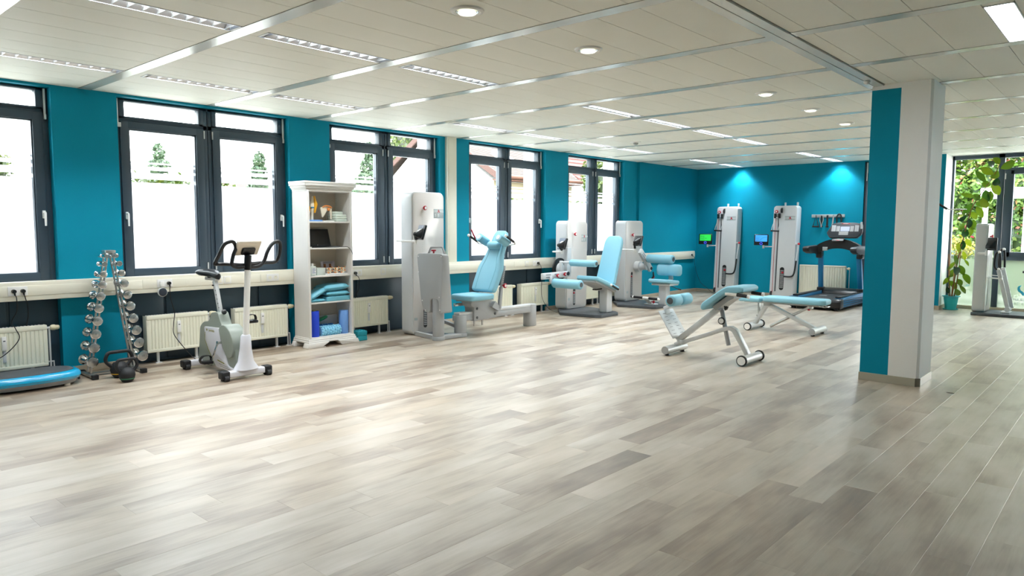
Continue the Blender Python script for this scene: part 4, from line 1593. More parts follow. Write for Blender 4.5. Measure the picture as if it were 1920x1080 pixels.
for i, (x, hw) in enumerate(prof):
    top = .992 + .012 * math.cos((x - .6) * 10) - .010 * max(0, (x - .84) / .07)
    for k in range(ns):
        a = 2 * PI * k / ns
        dz = math.sin(a)
        vs.append((x, YC + hw * math.copysign(abs(math.cos(a)) ** .7, math.cos(a)), top - .030 + (.030 if dz > 0 else .030) * dz - (.012 if i == 0 else 0) + (.016 if False else 0)))
b.add(vs, [(j * ns + i, j * ns + (i + 1) % ns, (j + 1) * ns + (i + 1) % ns, (j + 1) * ns + i) for j in range(len(prof) - 1) for i in range(ns)] + [tuple(range(ns))[::-1], tuple((len(prof) - 1) * ns + i for i in range(ns))])
obj('saddle', b, 'black', t, ang=60)
# cranks and pedals
for s, (px, pz) in ((-1, (.985, .115)), (1, (1.22, .505))):
    y0 = YC + s * .075
    y1 = YC + s * .115
    b = MB().cyl((1.10, y0 - s * .03, .31), (1.10, y1, .31), .014, n=12).strip([(1.10, y1, .31), (px, y1 + s * .01, pz)], .012, .02, (0, 1, 0), bev=.003).cyl((1.10, y1 - s * .004, .31), (1.10, y1 + s * .006, .31), .02, n=14)
    obj('crank', b, 'chrome', t)
    yp = YC + s * .175
    b = MB().box(px - .05, px + .05, yp - .048, yp + .048, pz - .014, pz + .014, bev=.008)
    pd = obj('pedal', b, 'black', t)
    b = MB()
    pts = spline([(px - .02, yp - .05, pz), (px - .02, yp - .055, pz + .03), (px - .005, yp - .03, pz + .062), (px - .005, yp + .03, pz + .062), (px - .02, yp + .055, pz + .03), (px - .02, yp + .05, pz)], 5)
    for dx in (-.02, -.01, 0, .01, .02):
        b.tube([p + V((dx, 0, 0)) for p in pts], .0035, n=5)
    obj('strap', b, 'black', pd)

# ================================================================== BOOKCASE AND ITS CONTENTS
t = thing('bookcase', 'tall open white wooden bookcase with a moulded crown', 'bookcase', (.26, 4.935, 0))
X0, X1, Y0, Y1 = .105, .415, 4.625, 5.243
obj('side_panel', MB().box(X0, X1, Y0, Y0 + .022, .10, 1.87), 'woodwhite', t, smooth=False)
obj('side_panel', MB().box(X0, X1, Y1 - .022, Y1, .10, 1.87), 'woodwhite', t, smooth=False)
obj('back_panel', MB().box(X0, X0 + .008, Y0 + .02, Y1 - .02, .10, 1.87), 'woodback', t, smooth=False)
b = MB().box(X1, X1 + .014, Y0 - .004, Y0 + .026, .112, 1.86, bev=.003).box(X1, X1 + .014, Y1 - .026, Y1 + .004, .112, 1.86, bev=.003)
obj('face_stile', b, 'woodwhite', t)
SH = [1.495, 1.182, .850, .532]
for z in SH:
    obj('shelf', MB().box(X0 + .008, X1 - .006, Y0 + .022, Y1 - .022, z - .018, z, bev=.002), 'woodwhite', t)
obj('bottom_board', MB().box(X0, X1, Y0 + .02, Y1 - .02, .092, .112), 'woodwhite', t, smooth=False)
b = MB()
for (e, z0, z1) in ((.006, 1.845, 1.872), (.016, 1.868, 1.885), (.030, 1.884, 1.912), (.046, 1.908, 1.938), (.052, 1.936, 1.962)):
    b.box(X0, X1 + e, Y0 - e, Y1 + e, z0, z1, bev=.006)
obj('crown', b, 'woodwhite', t)
b = MB()
for (e, z0, z1) in ((.010, .100, .118), (.022, .078, .102), (.030, .055, .08)):
    b.box(X0, X1 + e, Y0 - e, Y1 + e, z0, z1, bev=.006)
obj('plinth', b, 'woodwhite', t)
for y0, y1 in ((Y0 - .055, Y0 + .20), (Y1 - .20, Y1 + .055)):
    for x0, x1_ in ((X1 - .06, X1 + .055), (X0, X0 + .07)):
        lo = y0 if y0 < Y0 else y0 + .045
        hi = y1 if y1 > Y1 else y1 - .045
        b = MB().prism(chamf([(y0 + .0, .0), (y1 - .0, .0), (hi if y1 < Y1 else y1, .012), (y1 - (.02 if y1 > Y1 else -.045), .058), (y0 + (.02 if y0 < Y0 else -.045), .058)], .008, 2), (x1_, 0, 0), (0, 1, 0), (0, 0, 1), -(x1_ - x0), 0, bev=.006)
        obj('foot', b, 'woodwhite', t)
b = MB()
for z in (1.76, 1.68, 1.3, 1.0, .7):
    for x in (.16, .34):
        b.cyl((x, Y1 - .024, z), (x, Y1 - .021, z), .004, n=8)
obj('shelf_pin_holes', b, 'white', t)

# top shelf
zs = SH[0]
o = thing('poster_sheet', 'white printed sheet leaning in the bookcase behind the knee model', 'paper', (.2, 4.70, zs))
pm = [V((.20, 4.662, zs)), V((.20, 4.735, zs)), V((.165, 4.735, zs + .30)), V((.165, 4.662, zs + .30))]
b = MB().hexa([pm[0] + V((-.002, 0, 0)), pm[1] + V((-.002, 0, 0)), pm[1], pm[0], pm[3] + V((-.002, 0, 0)), pm[2] + V((-.002, 0, 0)), pm[2], pm[3]])
obj('sheet', b, 'paper', o, smooth=False)
b = MB()
for k in range(14):
    if k in (3, 8):
        continue
    f = .06 + k * .065
    z = zs + .30 * (1 - f)
    x = .165 + .035 * f + .0012
    b.box(x - .0008, x + .0006, 4.672, 4.672 + (.05 if k % 3 else .035), z - .003, z + .003)
obj('print_lines', b, 'ink', o, smooth=False)

o = thing('knee_model', 'plastic knee joint model with yellow muscle on its stand', 'anatomical model', (.30, 4.775, zs))
obj('base', MB().box(.24, .37, 4.68, 4.865, zs, zs + .018, bev=.004), 'foamlight', o)
b = MB().tube([(.30, 4.765, zs + .018), (.30, 4.768, zs + .08), (.30, 4.772, zs + .13), (.30, 4.775, zs + .158)], [.017, .014, .017, .026], n=12)
obj('shin_bone', b, 'bone', o)
obj('fibula', MB().tube([(.30, 4.735, zs + .018), (.30, 4.728, zs + .09), (.30, 4.735, zs + .145)], [.008, .007, .012], n=8), 'bone', o)
obj('cartilage', MB().lathe([(.02, 0), (.03, .004), (.03, .012), (.02, .016)], (.30, 4.770, zs + .158), (0, 0, 1), 16), 'ligament', o)
b = MB().tube([(.30, 4.768, zs + .172), (.30, 4.768, zs + .20), (.30, 4.775, zs + .24), (.30, 4.782, zs + .298)], [.029, .028, .017, .017], n=12)
obj('thigh_bone', b, 'bone', o)
b = MB().tube([(.318, 4.792, zs + .10), (.322, 4.797, zs + .15), (.32, 4.806, zs + .20), (.318, 4.80, zs + .24), (.316, 4.79, zs + .30)], [.010, .016, .025, .016, .012], n=10)
obj('muscle', b, 'muscle', o)
obj('muscle', MB().tube([(.305, 4.728, zs + .12), (.305, 4.726, zs + .155), (.305, 4.738, zs + .175)], [.009, .012, .008], n=8), 'muscle', o)

o = thing('shoulder_model', 'plastic shoulder blade model with orange cartilage on a stand', 'anatomical model', (.29, 4.96, zs))
obj('base', MB().box(.23, .36, 4.885, 5.035, zs, zs + .012, bev=.003), 'paper', o)
obj('rod', MB().cyl((.28, 4.985, zs + .012), (.28, 4.985, zs + .13), .004, n=8), 'satin', o)
b = MB().prism(chamf([(4.885, .165), (4.905, .05), (4.925, .055), (4.965, .115), (5.00, .155), (4.99, .175), (4.93, .18)], .012, 3), (.285, 0, zs), (0, 1, 0), (0, 0, 1), 0, .014, bev=.005)
obj('shoulder_blade', b, 'bone', o)
b = MB().tube(spline([(.30, 4.915, zs + .172), (.31, 4.95, zs + .188), (.318, 5.0, zs + .182), (.318, 5.03, zs + .165)], 4), .008, n=8)
obj('collar_bone', b, 'cart', o)
obj('joint', MB().ball((.305, 4.995, zs + .147), .021), 'cart', o)
obj('upper_arm_bone', MB().tube([(.312, 5.015, zs + .155), (.312, 5.022, zs + .10), (.31, 5.022, zs + .03)], [.017, .013, .012], n=10), 'bone', o)

for k, (y0, y1, z0, z1, x0, x1_, nm) in enumerate(((5.05, 5.21, zs, zs + .03, .19, .38, 'lowest'), (5.048, 5.212, zs + .03, zs + .055, .2, .38, 'second lowest'), (5.045, 5.205, zs + .055, zs + .083, .2, .375, 'second highest'), (5.05, 5.165, zs + .083, zs + .118, .21, .36, 'topmost'))):
    b = MB().box(x0, x1_, y0, y1, z0 + .001, z1 + .003, bev=.012, seg=3)
    o = obj('folded_towel', b, 'towel')
    tag(o, 'pale green folded towel, %s of the pile on the top shelf' % nm, 'towel', 'towels on the top shelf')

# second shelf: laptop
zs = SH[1]
o = thing('laptop', 'open black laptop on the second shelf of the bookcase', 'laptop', (.28, 4.90, zs))
obj('keyboard_base', MB().box(.215, .40, 4.70, 5.08, zs, zs + .018, bev=.004), 'black', o)
sn = V((.955, 0, .295))
upv = V((-.295, 0, .955))
cc = V((.215, 4.89, zs + .018)) + upv * .105
obj('lid', MB().obox(cc, (0, 1, 0), upv, sn, .375, .215, .010, bev=.005), 'black', o)
obj('display', MB().obox(cc + sn * .0056, (0, 1, 0), upv, sn, .33, .175, .001), 'screen', o, smooth=False)
obj('lid_emblem', MB().cyl(cc - upv * .096 + sn * .0055, cc - upv * .096 + sn * .0065, .005, n=10), 'satin', o)
o = thing('laptop_cable', 'thin black cable hanging from the laptop over the shelf edge', 'cable', (.40, 5.15, zs))
obj('lead', MB().tube(spline([(.36, 5.08, zs + .008), (.39, 5.14, zs + .006), (.405, 5.19, zs + .004), (.432, 5.215, zs - .03), (.436, 5.235, zs - .07), (.434, 5.255, zs - .10)], 6), .003, n=6), 'black', o)
tag(obj('notepad', MB().box(.36, .40, 4.65, 4.69, zs, zs + .012, bev=.002), 'paper'), 'small white pad beside the laptop in the corner of the shelf', 'notepad')

# third shelf
zs = SH[2]
o = thing('disinfectant_bottle', 'clear white bottle with a printed label on the third shelf', 'bottle', (.33, 4.735, zs))
obj('body', MB().box(.30, .36, 4.695, 4.775, zs, zs + .115, bev=.014, seg=3), 'bottle', o)
obj('cap', MB().cyl((.33, 4.735, zs + .113), (.33, 4.735, zs + .146), .016, n=14), 'white', o)
obj('label', MB().box(.3602, .3612, 4.712, 4.768, zs + .015, zs + .095), 'paper', o, smooth=False)
b = MB()
for k, (a, c) in enumerate(((.717, .755), (.717, .763), (.717, .748), (.717, .76))):
    b.box(.3612, .3618, 4 + a, 4 + c, zs + .082 - k * .017, zs + .087 - k * .017)
obj('label_print', b, 'inkblue', o, smooth=False)
o = thing('pump_bottle', 'cream pump bottle half hidden behind the disinfectant bottle', 'bottle', (.24, 4.80, zs))
obj('body', MB().cyl((.24, 4.80, zs), (.24, 4.80, zs + .095), .026, n=16), 'cream', o)
obj('pump', MB().cyl((.24, 4.80, zs + .095), (.24, 4.80, zs + .125), .008, n=8).box(.23, .25, 4.785, 4.83, zs + .12, zs + .132, bev=.003), 'cream', o)
o = thing('storage_box', 'low white storage box on the third shelf', 'box', (.25, 4.86, zs))
obj('tray', MB().box(.17, .33, 4.80, 4.918, zs, zs + .082, bev=.004), 'bottle', o)
obj('lid', MB().box(.168, .332, 4.798, 4.92, zs + .076, zs + .088, bev=.003), 'bottle', o)
o = thing('spine_chart', 'white card with two pictures of bones behind the vertebra models', 'card', (.22, 5.03, zs))
pc = V((.215, 5.03, zs + .08))
obj('card', MB().obox(pc, (0, 1, 0), (-.12, 0, 1), (1, 0, .12), .20, .16, .003), 'card', o, smooth=False)
b = MB()
for y in (4.985, 5.062):
    b.obox((.2145, y, zs + .105), (0, 1, 0), (-.12, 0, 1), (1, 0, .12), .032, .045, .004, bev=.0015)
obj('picture', b, 'stem', o)
b = MB()
for k in range(4):
    b.obox((.218 - k * .0012, 5.03, zs + .135 + k * .005), (0, 1, 0), (-.12, 0, 1), (1, 0, .12), .15 - .03 * (k % 2), .0016, .003)
obj('print_lines', b, 'ink', o, smooth=False)
o = thing('vertebra_model', 'row of three bone coloured vertebra models on a white base', 'anatomical model', (.33, 5.06, zs))
obj('base', MB().box(.28, .385, 4.915, 5.20, zs, zs + .018, bev=.004), 'white', o)
for k, y in enumerate((4.965, 5.06, 5.15)):
    b = MB()
    for q in range(2):
        zz = zs + .032 + q * .036
        b.lathe([(.024, -.015), (.029, -.011), (.022, 0), (.029, .011), (.024, .015)], (.335, y, zz), (0, 0, 1), 14)
        b.tube([(.335, y - .015, zz), (.35, y - .042, zz + .016)], [.013, .006], n=7).tube([(.335, y + .015, zz), (.35, y + .042, zz + .016)], [.013, .006], n=7)
        b.tube([(.35, y, zz), (.378, y - .008, zz - .014)], [.013, .007], n=7).tube([(.35, y - .01, zz), (.366, y - .024, zz + .018)], [.008, .004], n=6).tube([(.35, y + .01, zz), (.366, y + .024, zz + .018)], [.008, .004], n=6)
    vb = obj('vertebra', b, 'bone', o)
    b = MB()
    for q in range(2):
        zz = zs + .050 + q * .03
        b.ball((.366, y + (-.022 if q else .024), zz), .009, n=8, m=5).ball((.366, y + (.02 if q else -.016), zz + .012), .008, n=8, m=5)
    b.ball((.366, y - .028, zs + .026), .009, n=8, m=5)
    obj('nerve', b, 'cart', vb)

# fourth shelf: turquoise cushions
zs = SH[3]
def cushion(b, c, hx, hy, hz, tilt=0, ty=0, edge=.25):
    """soft pillow: dome top and bottom meeting in a thin seam"""
    nx, ny = 10, 12
    R = Matrix.Rotation(tilt, 3, 'X') @ Matrix.Rotation(ty, 3, 'Y')
    for sgn in (1, -1):
        vs = []
        for i in range(nx + 1):
            for j in range(ny + 1):
                a, d = i / nx * 2 - 1, j / ny * 2 - 1
                hgt = hz * (edge + (1 - edge) * ((1 - a ** 4) * (1 - d ** 4)) ** .5) if abs(a) < 1 and abs(d) < 1 else hz * edge * .4
                vs.append(V(c) + R @ V((a * hx, d * hy, sgn * hgt)))
        fs = [(i * (ny + 1) + j, i * (ny + 1) + j + 1, (i + 1) * (ny + 1) + j + 1, (i + 1) * (ny + 1) + j) for i in range(nx) for j in range(ny)]
        if sgn > 0:
            fs = [f[::-1] for f in fs]
        b.add(vs, fs)
    # rim
    n0 = len(b.v) - 2 * (nx + 1) * (ny + 1)
    k = (nx + 1) * (ny + 1)
    ring = [j for j in range(ny + 1)] + [i * (ny + 1) + ny for i in range(1, nx + 1)] + [nx * (ny + 1) + j for j in range(ny - 1, -1, -1)] + [i * (ny + 1) for i in range(nx - 1, 0, -1)]
    for i in range(len(ring)):
        a, d = ring[i], ring[(i + 1) % len(ring)]
        b.f.append([n0 + a, n0 + d, n0 + k + d, n0 + k + a])
        b.mi.append(0)


def pillow(c, h, lab, tilt=0, ty=0, edge=.25):
    b = MB()
    cushion(b, c, h[0], h[1], h[2], tilt, ty, edge)
    o = obj('cushion', b, 'pillow')
    tag(o, lab, 'cushion', 'turquoise cushions in the bookcase')
    return o


o = obj('cushion', MB().box(.16, .405, 4.885, 5.215, zs + .001, zs + .058, bev=.008, seg=3), 'pillow')
tag(o, 'flat square-edged turquoise cushion at the bottom of the pile', 'cushion', 'turquoise cushions in the bookcase')
pillow((.285, 5.045, zs + .092), (.125, .165, .035), 'puffy turquoise cushion in the middle of the pile')
pillow((.285, 5.03, zs + .165), (.125, .175, .042), 'puffy turquoise cushion on top of the pile', tilt=.05)
pillow((.30, 4.765, zs + .022), (.10, .105, .020), 'thin turquoise cushion lying under the slanting one', edge=.5)
pillow((.305, 4.775, zs + .100), (.10, .125, .030), 'slanting turquoise cushion leaning against the left side of the bookcase', tilt=-.46 + .9, edge=.45)

# bottom compartment: rollers
zs = .112
o = thing('foam_roller', 'upright royal blue foam roller at the left of the bottom compartment', 'foam roller', (.345, 4.735, zs), 'rollers in the bookcase')
obj('foam', MB().lathe([(.024, 0), (.060, 0), (.062, .004), (.062, .31), (.060, .315), (.024, .315)], (.345, 4.735, zs), (0, 0, 1), 28, cap=False), 'foamblue', o, ang=50)
obj('core', MB().lathe([(.0235, 0), (.0235, .325), (.019, .325), (.019, .002)], (.345, 4.735, zs), (0, 0, 1), 18, cap=False), 'olive', o)
o = thing('foam_roller', 'upright light blue foam roller at the right of the bottom compartment', 'foam roller', (.345, 5.155, zs), 'rollers in the bookcase')
obj('foam', MB().lathe([(.001, 0), (.056, 0), (.058, .004), (.058, .288), (.056, .292), (.001, .292)], (.345, 5.155, zs), (0, 0, 1), 28, cap=False), 'foamlight', o, ang=50)


def bumpy(x, y0, y1, z, r_, m_, lab, nb=10):
    o = thing('massage_roller', lab, 'foam roller', (x, (y0 + y1) / 2, z - r_), 'rollers in the bookcase')
    obj('foam', MB().lathe([(.02, 0), (r_ * .8, 0), (r_ * .8, y1 - y0), (.02, y1 - y0)], (x, y0, z), (0, 1, 0), 24), m_, o, ang=40)
    b = MB()
    rows = int((y1 - y0) / .031)
    for q in range(rows):
        yy = y0 + .014 + q * (y1 - y0 - .028) / (rows - 1)
        for k in range(nb):
            a = 2 * PI * (k + .5 * (q % 2)) / nb
            d = V((math.cos(a), 0, math.sin(a)))
            t1 = V((-math.sin(a), 0, math.cos(a)))
            b.obox(V((x, yy, z)) + d * r_ * .88, t1, (0, 1, 0), d, r_ * .40, .021, r_ * .34, bev=.006, seg=1)
    kb = obj('knobs', b, m_, o, ang=30)
    kb['kind'] = 'stuff'


bumpy(.345, 4.812, 5.09, zs + .062, .062, 'foamsky', 'pale blue knobbly massage roller lying in front in the bottom compartment')
bumpy(.205, 4.78, 5.09, zs + .062, .062, 'foammid', 'mid blue knobbly massage roller lying behind the pale one')
o = obj('balance_cushion', MB().lathe([(.001, 0), (.075, .004), (.085, .016), (.075, .03), (.001, .034)], (.215, 4.93, zs + .175), (-.2, -.35, .92), 26, cap=False), M['green'])
tag(o, 'green disc-shaped balance cushion tilted on top of the rollers', 'balance cushion')
tag(obj('grey_box', MB().box(.12, .15, 4.80, 5.20, zs, zs + .22, bev=.004), 'lgrey'), 'grey flat box standing at the back of the bottom compartment', 'box')

# two teal exercise blocks under the fourth radiator
for k, lab in enumerate(('lower teal foam block beside the bookcase foot', 'upper teal foam block with studs beside the bookcase foot')):
    o = thing('foam_block', lab, 'foam block', (.35, 5.375, k * .062), 'teal foam blocks')
    obj('block', MB().box(.265, .415, 5.318, 5.462, k * .062 + .001, k * .062 + .061, bev=.008, seg=3), 'yogateal', o)
    if k:
        b = MB()
        for x in (.30, .34, .38):
            for y in (5.35, 5.39, 5.43):
                b.lathe([(.013, 0), (.012, .006), (.008, .008)], (x, y, .122), (0, 0, 1), 12)
        obj('studs', b, 'yogateal', o)

# ================================================================== TRAINING MACHINES
def tower(t, x0, x1_, y0, y1, z0, z1, r_, small=False, slot=(.09, .43), knob_z=None, plate_y=None):
    """rounded white weight tower whose broad face looks along +x"""
    b = MB().prism(rrect(y0, y1, z0, z1, r_, 6), (0, 0, 0), (0, 1, 0), (0, 0, 1), x0, x1_ - .012, bev=.012, seg=3)
    obj('tower', b, 'lgrey', t, ang=30)
    b = MB().prism(rrect(y0 + .012, y1 - .012, z0 + .012, z1 - .012, r_ - .01, 6), (0, 0, 0), (0, 1, 0), (0, 0, 1), x1_ - .014, x1_, bev=.004, seg=2)
    obj('front_panel', b, 'gloss', t, ang=30)
    yk = y0 + (y1 - y0) * .34
    ys = yk + .02
    # slot with weight plates and a red pin
    sl = MB().prism(rrect(ys - .032, ys + .032, slot[0], slot[1], .031, 6), (0, 0, 0), (0, 1, 0), (0, 0, 1), x1_ - .002, x1_ + .0015)
    obj('weight_slot', sl, 'black', t, smooth=False)
    b = MB()
    z = slot[0] + .035
    while z < slot[1] - .06:
        b.box(x1_ + .001, x1_ + .003, ys - .027, ys + .027, z, z + .014)
        z += .024
    obj('weight_plates', b, 'mgrey', t, smooth=False)
    obj('weight_pin', MB().box(x1_ + .002, x1_ + .014, ys - .030, ys - .002, slot[1] - .10, slot[1] - .07, bev=.004), 'red', t)
    b = MB()
    z = knob_z - .03
    while z > knob_z - .62:
        b.cyl((x1_ - .001, yk - .02, z), (x1_ + .0008, yk - .02, z), .0032, n=6)
        z -= .03
    o = obj('adjustment_holes', b, 'mgrey', t, smooth=False)
    kb = obj('adjust_knob', MB().lathe([(.010, 0), (.012, .02), (.028, .024), (.030, .038), (.024, .046)], (x1_, yk, knob_z), (1, 0, 0), 18), 'red', t)
    obj('knob_cap', MB().cyl((x1_ + .044, yk, knob_z), (x1_ + .0475, yk, knob_z), .018, n=16), 'white', kb)
    pl = obj('name_plate', MB().box(x1_ - .001, x1_ + .002, plate_y[0], plate_y[1], knob_z - .13, knob_z - .01, bev=.001), 'signgrey', t)
    yc = (plate_y[0] + plate_y[1]) / 2
    xo = x1_ + .0022
    text('lettering', 'DYN', .040, 'signwhite', pl, (xo, yc - .050, knob_z - .042), (0, 1, 0), (0, 0, 1))
    text('lettering', 'A', .062, 'red', pl, (xo, yc, knob_z - .040), (0, 1, 0), (0, 0, 1), bold=.002)
    text('lettering', 'MED', .038, 'signwhite', pl, (xo, yc + .054, knob_z - .042), (0, 1, 0), (0, 0, 1))
    b = MB()
    for k, dy in enumerate((-.055, .0)):
        b.box(xo - .0005, xo + .0006, yc + dy - .014, yc + dy - .006, knob_z - .118, knob_z - .075).box(xo - .0005, xo + .0006, yc + dy - .004, yc + dy + .012, knob_z - .105, knob_z - .098).cyl((xo - .0005, yc + dy, knob_z - .082), (xo + .0006, yc + dy, knob_z - .082), .006, n=8)
    obj('pictogram', b, 'signwhite', pl, smooth=False)
    return t


def monitor(t, x_start, y, z, x_end, tower_y, c, silver=True, stub=.03):
    b = MB().tube([(x_start, tower_y, z), (x_start, y + .02, z), (x_start + .02, y, z), (x_end, y, z)], .013, n=12)
    b.cyl((x_end, y, z - .03), (x_end, y, z + .035), .020, n=14)
    obj('monitor_arm', b, 'white', t)
    c = V(c)
    n_ = V((.30, .88, -.28)).normalized()     # the display looks away from us towards the seat
    u_ = V((0, 0, 1)).cross(n_).normalized()
    v_ = n_.cross(u_)
    m_ = obj('monitor', MB().obox(c, u_, v_, n_, .215, .19, .030, bev=.010, seg=3), 'black', t)
    obj('display', MB().obox(c + n_ * .0155, u_, v_, n_, .16, .12, .001), 'screen', m_, smooth=False)
    obj('back_facet', MB().prism(chamf([(.100, -.085), (.035, -.085), (-.085, .088), (.100, .088)], .008, 2), c - n_ * .0165, u_, v_, -.003, .003, bev=.0015), 'monglare' if silver else 'screen', m_)  # silver facet paints the window glare on the black back; dark without it
    b = MB()
    p = [c - n_ * .012 + u_ * .060 + v_ * .06, c - n_ * .012 - u_ * .075 + v_ * .06, c - n_ * .012 - u_ * .075 - v_ * .07, c - n_ * .012 + u_ * .060 - v_ * .07]
    q = c - n_ * .075 - v_ * .045
    p = [c - n_ * .014 + u_ * a_ + v_ * b_ for a_, b_ in ((-.085, -.08), (.055, -.08), (.02, .045), (-.085, .06))]
    g = [q + u_ * a_ + v_ * b_ for a_, b_ in ((-.03, -.025), (.03, -.025), (.025, .015), (-.03, .02))]
    b.hexa(g + p, bev=.006)
    obj('back_housing', b, 'black', m_)
    tp = (p[3] + p[2] + g[3] + g[2]) / 4
    if silver:
        ax = (p[3] - g[3]).normalized()
        obj('housing_top', MB().obox(tp + v_ * .004, u_, ax, u_.cross(ax), .055, .055, .006, bev=.002), 'white', m_)
    obj('swivel_joint', MB().cyl((x_end, y, z + .03), q - v_ * .0, .022, .020, n=12).ball(q, .026), 'rubber', m_)


# ------------------------------------------------------------------ leg press
t = thing('leg_press', 'leg press with a tall white tower, grey foot plate and reclined light blue seat', 'fitness machine', (.85, 6.9, 0))
tower(t, .33, .565, 6.09, 6.655, .0, 1.895, .075, slot=(.09, .42), knob_z=1.683, plate_y=(6.465, 6.635))
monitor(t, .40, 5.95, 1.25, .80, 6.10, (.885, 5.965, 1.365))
obj('type_label', MB().box(.564, .567, 6.11, 6.165, .20, .235), 'signgrey', t, smooth=False)
fp = chamf([(.762, 1.100), (1.262, 1.105), (1.222, .357), (1.172, .352), (1.172, .535), (1.015, .532), (1.012, .345), (.90, .352), (.845, .47)], .06, 5)
# foot plate: front outline, backs off deeper towards the bottom
b = MB()
k = len(fp)
vs = [(x, 5.985, z) for x, z in fp] + [(x + .0, 5.985 + .10 + .10 * (1.1 - z) / .75, z) for x, z in fp]
b._bev(vs, [list(range(k)), list(range(k, 2 * k))[::-1]] + [[i, k + i, k + (i + 1) % k, (i + 1) % k] for i in range(k)], .014, 2, 0)
fpl = obj('foot_plate', b, 'mgrey', t, ang=35)
b = MB()
for x, z in ((.80, 1.06), (1.23, 1.07), (.80, .86), (.87, .50), (1.19, .56), (.93, .38), (1.20, .40)):
    b.lathe([(.008, 0), (.007, .004), (.002, .006)], (x, 5.986, z), (0, -1, 0), 10)
obj('screws', b, 'white', fpl)
obj('grip_loop', MB().strip([(.92, 6.05, 1.09), (.975, 6.05, 1.175), (1.185, 6.05, 1.180), (1.225, 6.05, 1.10)], .030, .018, (0, 1, 0), bev=.005), 'mgrey', t)
obj('lock_knob', MB().lathe([(.012, 0), (.012, .03), (.030, .034), (.032, .046), (.02, .05)], (1.02, 6.05, 1.098), (0, 0, 1), 16), 'red', t)
b = MB().prism(oval(1.08, 6.07, .068, .075, 2.2, 24), (0, 0, 0), (1, 0, 0), (0, 1, 0), .05, .535, bev=.008)
obj('front_post', b, 'mgrey', t)
b = MB().prism(oval(1.08, 6.07, .074, .082, 2.2, 24), (0, 0, 0), (1, 0, 0), (0, 1, 0), 0, .05, bev=.004)
b.strip([(.55, 6.15, .028), (1.02, 6.07, .028)], .05, .05, (-.15, 1, 0)).box(1.03, 1.13, 6.10, 6.45, .004, .055, bev=.006).prism(oval(1.06, 6.475, .078, .095, 2.2, 24), (0, 0, 0), (1, 0, 0), (0, 1, 0), 0, .05, bev=.004)
obj('base_frame', b, 'mgrey', t)
obj('base_plate', MB().box(.56, 1.04, 6.13, 6.46, .006, .018), 'dgrey', t, smooth=False)
b = MB().prism(oval(1.06, 6.475, .070, .088, 2.2, 24), (0, 0, 0), (1, 0, 0), (0, 1, 0), .05, .285, bev=.006)
obj('middle_post', b, 'mgrey', t)
obj('linkage_bar', MB().strip([(.56, 6.6, .16), (1.03, 6.50, .11)], .045, .04, (0, 1, 0)), 'mgrey', t)
b = MB().prism(oval(1.035, 7.91, .085, .10, 2.3, 24), (0, 0, 0), (1, 0, 0), (0, 1, 0), 0, .318, bev=.008)
obj('end_post', b, 'mgrey', t)
b = MB().box(.985, 1.105, 6.40, 7.90, .205, .285, bev=.008)
obj('rail', b, 'mgrey', t)
obj('slide_bar', MB().box(.99, 1.10, 6.42, 6.78, .285, .318, bev=.006).box(.985, 1.105, 7.12, 7.86, .285, .322, bev=.006), 'silver', t)
b = MB().prism(chamf([(6.66, .19), (6.66, .375), (6.60, .40), (6.60, .455), (6.98, .455), (7.06, .40), (7.12, .32), (7.12, .21)], .02, 3), (0, 0, 0), (0, 1, 0), (0, 0, 1), .955, 1.135, bev=.008)
car = obj('carriage', b, 'mgrey', t)
b = MB()
for y, z in ((6.71, .355), (6.71, .235), (7.06, .26)):
    b.lathe([(.018, 0), (.018, .006), (.010, .012), (.004, .013)], (1.135, y, z), (1, 0, 0), 14)
obj('bolts', b, 'dgrey', car)
obj('latch', MB().box(.93, .97, 6.47, 6.62, .39, .43, bev=.006), 'chrome', t)
for y in (6.75, 6.9):
    obj('spring_pin', MB().cyl((1.05, y, .11), (1.05, y, .2), .013, n=10), 'chrome', t)
b = MB().box(.90, 1.20, 6.55, 6.97, .45, .475, bev=.004)
obj('seat_frame', b, 'mgrey', t)
b = MB().prism(rrect(.84, 1.26, 6.48, 6.95, .07, 5), (0, 0, 0), (1, 0, 0), (0, 1, 0), .472, .548, bev=.028, seg=4)
obj('seat', b, 'pad', t, ang=50)
# backrest, bottle shaped, leaning back
bu = V((0, .395, .83)).normalized()
bn = V((0, -.83, .395)).normalized()
bo = V((1.055, 6.95, .545))
bp = [(-.205, .0), (.205, .0), (.215, .10), (.215, .36), (.160, .50), (.140, .60), (.135, .70), (.115, .83), (.085, .90), (-.085, .90), (-.115, .83), (-.135, .70), (-.140, .60), (-.160, .50), (-.215, .36), (-.215, .10)]
b = MB().prism(chamf(bp, .05, 4), bo, (1, 0, 0), bu, -.0, .085, bev=.026, seg=4)
bk = obj('backrest', b, 'pad', t, ang=50)
nn = V((1, 0, 0)).cross(bu)
for s in (-1, 1):
    pts = [bo + V((1, 0, 0)) * (s * a) + bu * c + nn * .0855 for a, c in ((.125, .03), (.135, .30), (.095, .48), (.085, .62), (.09, .85))]
    obj('seam', MB().strip(spline(pts, 4), .004, .003, (1, 0, 0)), 'padseam', bk, smooth=False)
b = MB().prism([(-.10, .05), (.10, .05), (.09, .85), (-.09, .85)], bo, (1, 0, 0), bu, -.035, -.0)
obj('backrest_frame', b, 'mgrey', t, smooth=False)
hc = bo + bu * .655 + nn * .115
obj('head_roll', MB().lathe([(.03, 0), (.048, .006), (.055, .02), (.055, .185), (.048, .199), (.03, .205)], hc - V((.102, 0, 0)), (1, 0, 0), 24), 'pad', t, ang=50)
